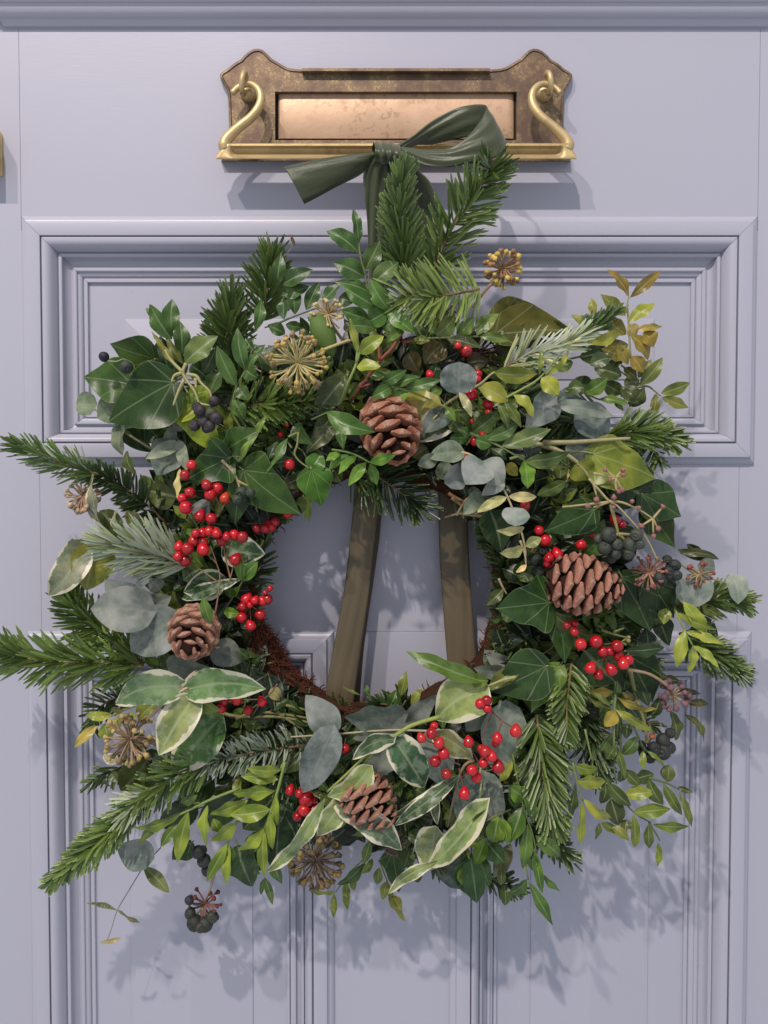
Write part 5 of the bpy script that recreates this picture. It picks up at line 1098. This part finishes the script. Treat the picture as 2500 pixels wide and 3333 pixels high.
sprig('N', 'green leaflets beside the black berries at the lower right', 'lance', (.045, .095, .028), .066, [[(1000, 1000), (1050, 1110), (1110, 1220), (1285, 1368)], [(885, 920), (885, 1180), (900, 1260)], [(825, 1100), (830, 1400), (850, 1520)], [(830, 1600), (700, 1390), (680, 1310)]],
      [(825, 1060, 700, 1238, 84), (905, 1262, 1040, 1092, 115), (832, 1160, 928, 1492, 66, (.075, .13, .035)), (1085, 1225, 1082, 1400, 60, (.12, .185, .04)), (1112, 1222, 1285, 1368, 40, (.08, .14, .03)), (1280, 1360, 1335, 1500, 105, 'ovate', (.055, .09, .035)), (945, 980, 930, 1120, 90, 'ovate', (.03, .06, .022)), (870, 900, 860, 1140, 90, (.028, .06, .02)), (1340, 870, 1395, 1140, 125, 'ell', (.045, .075, .025), {'d': .046}), (1455, 895, 1645, 1155, 72, (.050, .070, .025), {'d': .044, 'side': .10}), (1250, 740, 1170, 930, 100, 'ell', (.03, .06, .022), {'d': .046}),
       (1370, 690, 1610, 715, 60, (.045, .038, .022), {'d': .046}), (1190, 600, 1445, 608, 80, (.035, .042, .02), {'d': .048}), (1470, 800, 1690, 805, 70, (.05, .055, .03), {'d': .046}), (1170, 540, 1310, 560, 70, (.04, .085, .028), {'d': .05})], scol=(.10, .14, .05))
sprig('H', 'yellow green leaflets at the lower right centre', 'ell', (.165, .235, .048), .078, [[(672, 520), (700, 640), (732, 750)], [(745, 320), (790, 520)]], [(686, 538, 824, 562, 80), (698, 630, 872, 636, 86), (738, 742, 905, 862, 76, 'lance', (.21, .27, .065)), (726, 760, 714, 1030, 62, 'lance', (.20, .27, .07))], scol=(.17, .23, .06))
sprig('H', 'bright leaflets hanging at the lower right', 'lance', (.125, .20, .045), .066, [[(870, 640), (950, 720), (1042, 822), (1140, 880)], [(1130, 612), (1230, 642), (1310, 682)], [(1130, 880), (1180, 960), (1195, 990)]],
      [(1030, 820, 1262, 798, 80), (1036, 830, 1045, 1038, 62, (.13, .19, .05)), (980, 712, 1165, 698, 84, (.15, .22, .045)), (830, 880, 808, 985, 42, (.07, .11, .03)), (838, 882, 945, 948, 50, (.10, .15, .035)), (900, 900, 1015, 990, 54, (.11, .155, .04)), (1125, 890, 1130, 1040, 58, (.07, .11, .035)), (1150, 892, 1374, 905, 60, (.10, .17, .04)), (1185, 1000, 1180, 1150, 42, (.16, .23, .05), {'d': .056}), (1213, 645, 1328, 842, 62, (.065, .115, .030)), (1310, 692, 1390, 912, 44, (.06, .095, .028)), (1125, 620, 1215, 780, 80, (.04, .075, .022)),
       (1300, 668, 1394, 700, 36, (.045, .075, .028)), (1245, 530, 1240, 640, 72, 'ell', (.055, .09, .03)), (880, 642, 1025, 785, 80, (.045, .085, .026)), (1040, 620, 1162, 590, 84, (.035, .07, .022)), (960, 560, 960, 640, 70, (.04, .08, .022)), (870, 650, 840, 770, 76, (.06, .10, .032)), (900, 740, 950, 900, 110, 'ovate', (.030, .052, .018)), (1000, 860, 985, 940, 70, (.05, .075, .022)), (640, 880, 690, 640, 60, (.03, .065, .02)), (830, 860, 850, 800, 50, (.06, .09, .03)), (980, 560, 1080, 660, 70, (.045, .08, .025)), (870, 500, 940, 400, 60, (.04, .08, .025))], scol=(.11, .16, .06))
sprig('H', 'long green leaves hanging at the bottom right of centre', 'lance', (.055, .135, .030), .068, [[(310, 470), (370, 760), (430, 950), (452, 1060)], [(370, 1010), (405, 1225)]], [(370, 785, 288, 1005, 104), (402, 890, 370, 1165, 74, (.06, .14, .035)), (450, 960, 602, 1088, 92, (.055, .12, .034)), (442, 1045, 490, 1312, 56), (490, 1192, 597, 1295, 46), (405, 1232, 558, 1502, 66, (.05, .125, .034)), (400, 1222, 282, 1312, 82, (.035, .09, .03)), (310, 505, 228, 645, 54, (.14, .20, .04)), (375, 725, 285, 665, 100, 'ovate', (.075, .17, .03)), (380, 700, 430, 880, 70, (.045, .11, .028)), (320, 640, 330, 800, 110, (.04, .10, .028)), (430, 1060, 430, 1170, 70, (.03, .075, .025))], scol=(.15, .21, .06))
sprig('H', 'bright round leaves at the bottom centre', 'ell', (.12, .235, .030), .074, [[(130, 880), (230, 830), (300, 800)], [(60, 1000), (140, 960)]], [(225, 845, 195, 1005, 108), (240, 850, 283, 1010, 66), (145, 980, 85, 1132, 84, (.10, .20, .028)), (20, 1145, 5, 1255, 60, (.11, .20, .03)), (60, 1100, 98, 1370, 130, 'ovate', (.028, .085, .030)), (150, 990, 262, 1125, 110, (.030, .09, .028), {'d': .064}), (100, 1060, 175, 1262, 90, (.035, .10, .035), {'d': .062}), (240, 1140, 240, 1260, 50, (.07, .10, .04), {'d': .058}), (220, 1060, 300, 1110, 60, (.17, .22, .08), {'d': .05}), (260, 1250, 268, 1380, 70, (.03, .07, .025), {'d': .05})])
sprig('E', 'yellow green compound leaf at the lower left', 'lance', (.155, .245, .042), .082, [[(1525, 700), (1480, 880), (1420, 1050), (1398, 1110)]], [(1508, 745, 1290, 738, 66), (1485, 805, 1262, 790, 82), (1470, 875, 1210, 895, 92), (1437, 985, 1190, 1018, 102), (1402, 1095, 1243, 1235, 82), (1470, 900, 1478, 1085, 48), (1440, 1010, 1448, 1230, 60), (1402, 1105, 1405, 1400, 60)], scol=(.20, .30, .07), r=.0012)
sprig('E', 'second yellow green compound leaf at the lower left', 'lance', (.145, .235, .042), .078, [[(1250, 860, .074), (1060, 935), (930, 1000), (700, 1105, .07)], [(1300, 925), (1245, 1040), (1180, 1190), (1080, 1400)]], [(946, 1000, 880, 1308, 92), (1060, 960, 1052, 1205, 74), (1290, 930, 1075, 1018, 84), (900, 1012, 620, 1105, 66, (.09, .16, .035)), (880, 1070, 778, 1215, 62, (.06, .12, .03)), (1180, 1192, 1052, 1425, 70), (1240, 1060, 1078, 1182, 88, (.12, .20, .04)), (1190, 1200, 1170, 1445, 52), (1095, 1040, 1140, 1125, 62, (.12, .2, .04)), (1000, 970, 1010, 940, 60, (.08, .14, .03)), (820, 1040, 640, 1200, 50, (.07, .12, .03)), (900, 950, 1000, 900, 60, (.06, .12, .03)), (1180, 1200, 1220, 1290, 50, (.05, .1, .03))], scol=(.19, .27, .07), r=.0011)
sprig('E', 'yellow leaflets at the far left beside the flower head', 'ell', (.19, .26, .060), .052, [[(720, 325), (560, 390), (430, 450)]], [(490, 420, 326, 420, 54), (402, 480, 258, 615, 60, 'lance', (.28, .26, .09)), (440, 470, 478, 570, 90), (600, 400, 600, 470, 90), (520, 430, 525, 505, 84), (640, 440, 770, 330, 100, (.15, .21, .06)), (560, 390, 480, 380, 40, (.12, .13, .04))], scol=(.24, .28, .08))
sprig('E', 'small dark leaves at the bottom left of the wreath', 'lance', (.038, .090, .040), .046, [[(1440, 1240), (1450, 1380)]], [(1400, 1390, 1452, 1560, 46), (1470, 1235, 1505, 1440, 80), (1400, 1400, 1380, 1500, 34), (1370, 1320, 1340, 1380, 60, (.03, .07, .04)), (480, 770, 520, 820, 60, 'ovate', (.03, .06, .02)), (440, 800, 480, 850, 36, 'ovate', (.03, .06, .02)), (480, 950, 530, 930, 30, (.15, .2, .06))])
sprig('F', 'thin yellow green sprig hanging at the bottom centre left', 'lance', (.13, .19, .045), .046, [[(700, 1290), (640, 1350), (540, 1480)], [(800, 1290), (850, 1420), (880, 1500)]], [(540, 1480, 388, 1480, 40), (530, 1492, 524, 1636, 42, (.16, .22, .06)), (600, 1410, 608, 1595, 50), (640, 1400, 650, 1475, 40), (762, 1280, 688, 1375, 46, (.09, .14, .04)), (850, 1412, 822, 1530, 62, (.11, .15, .04)), (850, 1440, 958, 1665, 56, (.13, .16, .05)), (800, 1335, 788, 1440, 56, (.09, .14, .04)), (720, 1300, 548, 1445, 70, (.04, .10, .04)), (880, 1500, 935, 1600, 60, (.13, .16, .05))], scol=(.16, .20, .06), r=.0006)
sprig('F', 'small upright leaves at the foot of the opening', 'lance', (.10, .17, .04), .052, [[(960, 330), (930, 380)]], [(930, 310, 962, 155, 60, (.12, .18, .05)), (860, 380, 905, 265, 80, (.05, .12, .03)), (730, 300, 725, 235, 30, (.05, .12, .03)), (690, 300, 578, 245, 18, (.06, .10, .03)), (1000, 380, 1060, 250, 50, (.14, .20, .06)), (940, 390, 905, 255, 22, (.02, .05, .02))])
sprig('G', 'small mixed leaves low at the right of the opening', 'lance', (.05, .09, .03), .056, [[(505, 930), (500, 1000), (420, 1050), (270, 1085)], [(270, 800), (240, 740)]], [(425, 1040, 262, 1085, 26, (.26, .24, .07), {'d': .066}), (560, 1030, 465, 1040, 50, (.10, .13, .06)), (300, 760, 230, 880, 90, (.06, .11, .045)), (230, 690, 140, 780, 60, (.04, .07, .03)), (250, 850, 130, 850, 34, (.03, .08, .025)), (180, 1100, 130, 1020, 90, 'euc', (.17, .20, .15), {'d': .046}), (290, 1180, 300, 1090, 50, (.10, .16, .03)), (540, 1010, 480, 1080, 60, (.05, .09, .03))], scol=(.18, .18, .07))
sprig('G', 'dark narrow leaves filling the right middle', 'lance', (.018, .045, .022), .050, [[(900, 800), (1000, 950)]], [(900, 850, 1100, 880, 100), (1000, 900, 1010, 1100, 110), (1050, 800, 1130, 1000, 110), (820, 830, 960, 960, 110), (620, 820, 540, 900, 90), (700, 1100, 900, 1250, 120), (900, 1000, 1090, 1150, 110), (1180, 500, 1400, 530, 50, (.035, .05, .025)), (1040, 760, 1000, 920, 100), (880, 1080, 1020, 1330, 120)])
sprig('I', 'cut pale twig ends at the right of the opening', 'lance', (.09, .11, .04), .056, [[(1420, 685, .062), (1290, 675), (1230, 668), (1135, 692)], [(1215, 680), (1260, 600), (1290, 560)], [(1500, 1105), (1530, 1170), (1555, 1210)]], [(1430, 690, 1280, 660, 30, (.12, .13, .05)), (1440, 640, 1520, 920, 200, 'ovate', (.020, .058, .020), {'d': .066})], scol=(.34, .27, .15), r=.0011)
sprig('I', 'woody stems under the eucalyptus at the top of the opening', 'lance', (.05, .08, .03), .048, [[(1160, 530), (1230, 570), (1290, 590)], [(1180, 560), (1260, 620)], [(1020, 380), (1080, 480)], [(950, 330), (1010, 400), (1050, 400)]], [(1100, 350, 1090, 440, 90, 'ovate', (.05, .075, .03)), (960, 240, 1060, 330, 110, 'euc', (.08, .10, .065))], scol=(.24, .15, .07), r=.0016)
sprig('F', 'bundle of bare green and brown stems behind the left bottom', 'lance', (.05, .08, .03), .058, [[(-360, 300), (-100, 420), (200, 430), (400, 470)], [(160, 370), (230, 430), (330, 500)], [(-60, 440), (100, 400), (380, 440)], [(80, 330), (200, 350), (360, 390)], [(480, 650), (300, 700), (100, 750)]], [(150, 260, 215, 330, 70, 'ovate', (.17, .19, .14)), (400, 640, 220, 770, 100, (.03, .06, .02))], scol=(.18, .17, .06), r=.0016)

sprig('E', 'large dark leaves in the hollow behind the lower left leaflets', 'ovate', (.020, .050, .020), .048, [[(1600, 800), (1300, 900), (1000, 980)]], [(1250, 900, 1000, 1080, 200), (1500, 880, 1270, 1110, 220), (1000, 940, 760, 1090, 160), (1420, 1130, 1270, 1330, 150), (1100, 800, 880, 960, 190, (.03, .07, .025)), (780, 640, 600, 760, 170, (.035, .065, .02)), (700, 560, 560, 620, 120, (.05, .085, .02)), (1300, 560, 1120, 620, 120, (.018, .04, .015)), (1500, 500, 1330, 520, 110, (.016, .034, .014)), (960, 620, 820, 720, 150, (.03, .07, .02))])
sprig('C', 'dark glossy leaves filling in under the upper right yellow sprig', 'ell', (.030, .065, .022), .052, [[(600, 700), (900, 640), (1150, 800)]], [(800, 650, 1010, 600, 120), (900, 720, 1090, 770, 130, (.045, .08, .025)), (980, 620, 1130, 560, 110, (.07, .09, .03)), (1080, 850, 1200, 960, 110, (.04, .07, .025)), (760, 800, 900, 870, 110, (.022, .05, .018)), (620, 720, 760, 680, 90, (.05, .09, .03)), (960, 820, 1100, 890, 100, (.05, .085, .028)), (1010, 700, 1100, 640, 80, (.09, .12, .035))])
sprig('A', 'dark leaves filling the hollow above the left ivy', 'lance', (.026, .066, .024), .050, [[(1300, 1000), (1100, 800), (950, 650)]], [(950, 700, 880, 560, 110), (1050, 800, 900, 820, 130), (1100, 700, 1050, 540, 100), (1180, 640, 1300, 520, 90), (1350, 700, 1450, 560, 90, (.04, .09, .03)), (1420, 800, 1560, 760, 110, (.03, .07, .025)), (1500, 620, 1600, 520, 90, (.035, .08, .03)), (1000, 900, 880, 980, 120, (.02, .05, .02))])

# ================================================================== CONES
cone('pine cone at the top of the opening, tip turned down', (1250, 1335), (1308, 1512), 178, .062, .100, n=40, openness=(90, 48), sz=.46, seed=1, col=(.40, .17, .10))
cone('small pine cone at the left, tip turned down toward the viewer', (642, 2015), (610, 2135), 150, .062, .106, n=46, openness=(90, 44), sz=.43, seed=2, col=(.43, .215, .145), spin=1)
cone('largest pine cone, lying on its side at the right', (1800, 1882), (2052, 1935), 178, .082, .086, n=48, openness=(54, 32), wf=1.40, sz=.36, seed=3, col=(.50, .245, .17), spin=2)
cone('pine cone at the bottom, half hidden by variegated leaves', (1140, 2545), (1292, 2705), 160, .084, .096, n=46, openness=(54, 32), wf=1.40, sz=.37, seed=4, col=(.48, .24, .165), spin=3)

# ================================================================== RED BERRIES
berries('D', 'large cluster of red berries on brown stalks at the left', [(1150, 210, 28), (1110, 270, 30), (1140, 375, 30), (1095, 410, 28), (1115, 465, 34, .004), (1240, 330, 30), (1262, 385, 32), (1305, 350, 30), (1350, 410, 28, 'pear', (.65, .05, .015)), (1200, 515, 32), (1268, 530, 33), (1175, 620, 24), (1215, 615, 28), (1257, 607, 28), (1300, 620, 26), (1162, 665, 28),
        (1218, 675, 30), (1075, 700, 28), (1125, 712, 36, .003), (1220, 718, 34, 'pear'), (1068, 760, 28), (1112, 785, 33), (1330, 665, 30), (1360, 640, 25), (1405, 630, 33), (1455, 642, 30), (1412, 778, 35, 'pear', (.66, .02, .02))], .082,
        [[(1290, 1110), (1320, 900), (1300, 800), (1260, 690)], [(1385, 900), (1352, 760), (1342, 690)], [(1310, 912), (1200, 835), (1130, 780)], [(1370, 920), (1392, 850), (1402, 800)], [(1352, 760), (1400, 660)], [(1300, 800), (1220, 720)], [(1250, 300), (1320, 480), (1260, 560)], [(1120, 480), (1200, 600)], [(1360, 420), (1310, 500), (1180, 640)]], scol=(.24, .15, .07), r=.0006)
berries('D', 'red berries at the left edge of the opening', [(1480, 1015, 30), (1455, 1060, 26), (1528, 1022, 24), (1575, 1025, 28), (1605, 1015, 30), (1562, 1108, 32), (1450, 1125, 28), (1505, 1175, 28), (1500, 1050, 18), (1590, 975, 14), (1620, 950, 16)], .066, [[(1420, 1000), (1500, 1050), (1560, 1090)], [(1500, 1050), (1505, 1150)], [(1500, 1060), (1455, 1110)], [(1500, 1050), (1600, 1020)]])
berries('D', 'red berries hanging below the glossy ivy leaf', [(1540, 592, 26), (1590, 592, 26), (1622, 578, 33), (1650, 550, 24)], .060, [[(1480, 560), (1560, 560), (1620, 560)]])
berries('E', 'loose red berries on thin stalks at the lower left', [(1160, 335, 27), (1140, 378, 28), (1237, 330, 28), (1388, 340, 27), (1305, 390, 27)], .078, [[(1480, 230), (1400, 320), (1200, 320)], [(1150, 350), (1230, 330)], [(1388, 340), (1310, 390)]])
berries('F', 'red berries by the dark eucalyptus leaf at the bottom', [(265, 870, 27), (325, 890, 27), (365, 925, 42), (350, 990, 34), (310, 1028, 28), (405, 985, 26), (410, 930, 20)], .074, [[(450, 880), (360, 920), (300, 1000)]])
berries('F', 'single red berry above the bottom cone', [(595, 622, 28)], .086, [[(590, 610), (600, 560)]])
berries('F', 'large spray of red berries at the lower right of the opening', [(1408, 352, 29), (1446, 332, 28), (1449, 380, 29), (1055, 558, 27), (1115, 530, 30), (1130, 485, 24, -.01), (1160, 590, 29), (1187, 650, 32), (1137, 697, 30), (1205, 775, 34, (.62, .05, .02)), (1338, 583, 30), (1510, 560, 33, 'pear'), (1500, 592, 24, -.006), (1620, 517, 34, 'pear'), (1438, 640, 35), (1478, 670, 29), (1410, 620, 24, -.006),
        (1425, 708, 29), (1357, 750, 32), (1515, 732, 34, 'pear'), (1384, 793, 30), (1312, 893, 33, 'pear')], .100,
        [[(1480, 400), (1540, 455), (1620, 505)], [(1540, 455), (1512, 530)], [(1280, 800, .09), (1400, 710), (1432, 520), (1480, 400), (1450, 360)], [(1310, 870), (1280, 740)], [(1400, 710), (1500, 720)], [(1400, 710), (1340, 600)], [(1110, 540), (1220, 680), (1290, 720)], [(1060, 560), (1150, 600)]], scol=(.18, .075, .06))
berries('N', 'bunch of bright red berries at the right', [(405, 100, 34), (475, 85, 32, -.004), (470, 160, 33), (527, 268, 50), (665, 245, 50), (853, 285, 53), (725, 335, 42), (785, 333, 38), (865, 370, 46, -.005), (955, 410, 42), (910, 448, 50, .004), (615, 484, 50), (687, 545, 42), (803, 500, 50, 'pear')], .082,
        [[(500, 190), (510, 140), (640, 180)], [(505, 330), (510, 150)], [(870, 440), (740, 390), (700, 500)], [(740, 390), (650, 440)], [(740, 270), (800, 260)], [(740, 390), (800, 480)]], scol=(.22, .13, .07))
berries('M', 'red berries scattered around the large cone', [(30, 395, 32), (150, 625, 40), (207, 715, 47), (316, 840, 48), (240, 880, 46), (228, 925, 36), (627, 672, 32), (531, 757, 45), (837, 535, 50), (902, 575, 30)], .070, [[(250, 770), (320, 780)], [(300, 740), (250, 850)], [(530, 740), (640, 640)]])
berries('K', 'single red berry showing its dark end at the upper left', [(670, 1140, 48)], .078, [[(600, 1340), (640, 1250), (680, 1190)]], scol=(.25, .17, .09))
berries('K', 'red berries half hidden in shade at the upper left', [(645, 780, 28), (787, 885, 30), (590, 870, 26), (655, 1582, 48)], .060)
berries('L', 'red berries among the leaves at the upper right', [(805, 70, 30), (878, 115, 48), (552, 332, 36), (985, 325, 36), (980, 370, 34), (922, 505, 52), (1079, 595, 50), (1080, 672, 34, (.55, .10, .02)), (932, 748, 20), (955, 930, 42), (1022, 870, 24), (1410, 1510, 38), (880, 1072, 26)], .080, [[(1080, 600), (940, 610)], [(1080, 672), (920, 640)], [(955, 930), (1030, 900)]], scol=(.20, .16, .08))

# ================================================================== IVY BERRIES, FLOWER HEADS, UMBELS
berries('A', 'black ivy berries on a straw coloured branched stem at the upper left', [(935, 1010, 38), (1010, 1030, 40, (.05, .05, .03)), (960, 1085, 38), (900, 1110, 36), (1000, 1115, 36), (915, 985, 30), (1045, 1060, 36), (1030, 945, 34), (950, 1040, 34), (980, 1130, 30)], .096,
        [[(842, 690), (820, 750), (850, 810), (900, 880), (930, 965)], [(822, 752), (765, 770), (745, 815)], [(828, 800), (790, 880), (755, 975)], [(850, 765), (910, 775), (940, 820), (1000, 880), (1012, 930)], [(905, 790), (910, 860)], [(930, 965), (1000, 975)], [(820, 750), (740, 670), (700, 600)]], kind='black', col=(.030, .024, .028), scol=(.36, .33, .15), r=.0013)
berries('A', 'two dark ivy fruits at the upper left', [(288, 645, 35, (.018, .014, .03)), (438, 715, 42)], .086, [[(310, 672, .086), (370, 678, .084), (430, 665, .08), (500, 740, .07)]], kind='black', scol=(.30, .32, .15))
berries('K', 'three dark green ivy berries in the glossy ivy leaves', [(240, 1390, 48), (318, 1392, 46), (200, 1458, 46), (260, 1450, 30, -.004)], .088, [[(150, 1180), (205, 1290), (225, 1370)], [(205, 1290), (300, 1335)], [(60, 1100), (120, 1160), (160, 1210)]], kind='black', scol=(.30, .26, .12), r=.0012, col=(.028, .042, .028))
berries('M', 'large bunch of dark green ivy berries above the cone', [(775, 665, 66), (740, 785, 60), (850, 750, 48), (968, 755, 65), (840, 840, 46), (1030, 668, 54), (950, 835, 50), (1062, 750, 44), (690, 705, 42, -.006), (900, 690, 46, -.008), (800, 880, 40, -.006)], .096,
        [[(795, 385), (830, 520), (865, 660)], [(865, 660), (930, 720)], [(865, 660), (980, 665)], [(865, 660), (800, 680)]], kind='black', scol=(.27, .25, .10), r=.0016, col=(.036, .045, .034))
berries('M', 'second bunch of dark ivy berries right of the cone', [(1310, 1010, 60), (1372, 940, 50), (1392, 1030, 42), (1232, 1052, 46), (1305, 895, 42, -.004), (1352, 1050, 40), (1270, 1080, 34)], .082, [[(1210, 880), (1270, 930), (1320, 960)]], kind='black', scol=(.24, .19, .10), col=(.026, .034, .030))
berries('M', 'shaded ivy berries left of the cone', [(120, 890, 56), (195, 815, 50), (45, 905, 42), (150, 1000, 50), (180, 1040, 46)], .066, [[(70, 830), (120, 780), (200, 800)], [(90, 780), (100, 840)]], kind='black', scol=(.16, .10, .07), col=(.020, .028, .020))
berries('N', 'black ivy berries at the lower right edge', [(1265, 1130, 62), (1332, 1068, 42), (1185, 1205, 62), (1262, 1232, 68), (1325, 1200, 56), (1150, 1290, 50), (1062, 1180, 50, -.006), (1100, 1240, 50, -.006), (1168, 1095, 28, (.34, .10, .035))], .060, [[(970, 500, .07), (1010, 690), (1070, 880), (1110, 1020), (1115, 1160)], [(1110, 1160), (1160, 1110)]], kind='black', scol=(.22, .20, .09), r=.0018, col=(.022, .024, .022))
berries('E', 'black ivy berries under the yellow compound leaf', [(1003, 1240, 36), (1040, 1292, 42), (1060, 1350, 32), (1030, 1230, 28)], .062, [[(1050, 1200), (1040, 1270)]], kind='black', col=(.022, .028, .024))
berries('X', 'black ivy berries on a stalk hanging lowest at the left', [(525, 50, 26, (.030, .030, .038)), (530, 122, 30), (556, 172, 40), (610, 178, 38), (648, 140, 32), (585, 195, 26), (670, 140, 16)], .052, [[(670, -130, .056), (640, -20, .054), (610, 60), (600, 90)], [(600, 85), (550, 70), (530, 60)], [(600, 90), (560, 130)], [(600, 90), (640, 130)], [(600, 90), (580, 150)], [(600, 90), (620, 150)]], kind='black', scol=(.30, .25, .18), r=.0011, col=(.026, .030, .022))
umbel('X', 'dried red flower stalks above the lowest black berries', (612, 70), 90, .050, n=18, col=(.14, .035, .03), scol=(.20, .09, .07), br=.13, seed=6)
umbel('K', 'large dry ivy flower head at the upper left', (745, 225), 250, .098, n=64, col=(.46, .33, .10), col2=(.26, .19, .10), scol=(.46, .40, .18), stalk=[(900, 140, .088), (1100, 60, .080), (1230, 15, .074)], br=.085, seed=2)
umbel('B', 'small ivy flower head with cream buds at the upper left', (345, 670), 100, .080, n=30, col=(.60, .52, .24), col2=(.50, .42, .20), scol=(.36, .28, .13), stalk=[(380, 750, .070), (450, 850, .066)], br=.12, seed=3)
umbel('J', 'ivy flower head with yellow buds standing out at the top right', (1322, 880), 118, .072, n=46, col=(.58, .44, .10), col2=(.28, .15, .07), scol=(.30, .18, .09), stalk=[(1285, 940, .070), (1200, 1030, .066), (1120, 1140, .060)], br=.13, seed=4)
umbel('J', 'small buds beneath the pale fir tip', (930, 1180), 70, .066, n=16, col=(.40, .26, .10), scol=(.2, .18, .08), br=.15, seed=14)
umbel('D', 'pale dry ivy flower head at the left', (495, 400), 92, .056, n=34, col=(.42, .30, .18), col2=(.50, .38, .24), scol=(.34, .22, .13), stalk=[(600, 380, .050), (700, 340, .046)], br=.14, seed=5)
umbel('E', 'brown and gold ivy flower head at the lower left', (598, 560), 150, .078, n=56, col=(.42, .32, .12), col2=(.24, .17, .08), scol=(.30, .21, .12), stalk=[(640, 500, .072), (800, 350, .066)], br=.10, seed=7)
umbel('F', 'olive brown ivy flower head at the bottom', (420, 1290), 150, .070, n=60, col=(.22, .16, .05), col2=(.12, .09, .05), scol=(.18, .13, .09), stalk=[(430, 1180, .064), (520, 1100, .06)], br=.11, seed=8)
umbel('F', 'small dark flower head under the bottom cone', (885, 1180), 70, .066, n=24, col=(.16, .11, .08), scol=(.14, .10, .08), br=.14, seed=9)
umbel('M', 'dry reddish flower head between the cone and the right berries', (1140, 1005), 150, .084, n=34, col=(.30, .09, .06), col2=(.26, .13, .12), scol=(.36, .20, .13), br=.10, seed=10)
umbel('N', 'dry mauve flower head at the lower right', (1360, 730), 120, .060, n=20, col=(.19, .11, .12), scol=(.34, .25, .15), stalk=[(1300, 640, .060), (1150, 540, .064), (980, 500, .068)], br=.22, seed=11, front=.6)
umbel('M', 'small red brown seed heads on the far right eucalyptus', (1600, 1020), 110, .076, n=16, col=(.26, .07, .05), scol=(.30, .22, .12), br=.15, seed=12)
umbel('C', 'dark seeds behind the upper right berries', (120, 620), 130, .050, n=40, col=(.06, .025, .018), scol=(.05, .02, .015), br=.12, seed=13)
# dry branching stems with pink buds above the right cone
def twig(t, label, paths, ends, d, scol, bcol, r=.0010, br=.0024):
    s = stems(t, paths, d, r, col=scol, name='seed_stem', label=label)
    for x, y in ends:
        p = P(t, x, y, d + .002); ax = Vector((R.uniform(-.6, .6), -.6, R.uniform(-1, .6))).normalized()
        rot = Vector((0, 0, 1)).rotation_difference(ax).to_matrix().to_4x4()
        inst('flower_bud', BUD, Matrix.Translation(p) @ rot @ Matrix.Scale(br * R.uniform(.8, 1.2), 4), s, color=bcol)
twig('M', 'straw coloured branching stem with pink seed cups at the right', [[(600, 160), (680, 250), (780, 360), (860, 410), (1000, 560), (1120, 700), (1220, 900)], [(640, 200), (670, 320)], [(780, 365), (900, 375), (1050, 440), (1175, 520)], [(1175, 520), (1260, 420)], [(1175, 520), (1080, 580)], [(1175, 520), (1180, 660)], [(1175, 520), (1215, 600)], [(780, 370), (560, 395), (360, 415)], [(780, 370), (640, 420)], [(640, 110), (840, 155)], [(840, 155), (750, 85)], [(840, 155), (900, 85)], [(840, 155), (910, 125)], [(840, 155), (845, 250), (865, 275)], [(840, 155), (895, 255)], [(840, 155), (785, 170)]],
     [(1265, 410), (1070, 585), (1182, 680), (1220, 612), (990, 365), (1050, 425), (825, 325), (670, 345), (820, 418), (590, 405), (748, 80), (905, 82), (910, 122), (868, 275), (898, 258), (790, 168)], .092, (.38, .32, .15), (.30, .13, .12))
twig('N', 'short cut green stems above the right berries', [[(710, 140), (830, 180), (950, 210)], [(820, 160), (915, 122)], [(950, 210), (890, 250)], [(935, 270), (890, 255)]], [(955, 205), (955, 235)], .078, (.17, .19, .06), (.25, .22, .08), r=.0011)
# folded green leaf bud beside the big flower head
V, Fc = lathe([(.05, -1), (.35, -.85), (.7, -.45), (.88, 0), (.8, .4), (.5, .75), (.15, .97), (.02, 1)], 14)
me = bpy.data.meshes.new('green_bud'); me.from_pydata(V, [], Fc); me.shade_smooth(); me.materials.append(M['stem'])
p = P('B', 318, 808, .078); rot = Matrix.Rotation(math.radians(-24), 4, 'Y')
inst('green_bud', me, Matrix.Translation(p) @ rot @ Matrix.Diagonal((.0096, .008, .0165, 1)), wr, color=(.085, .15, .025), label='plump green bud beside the large flower head')
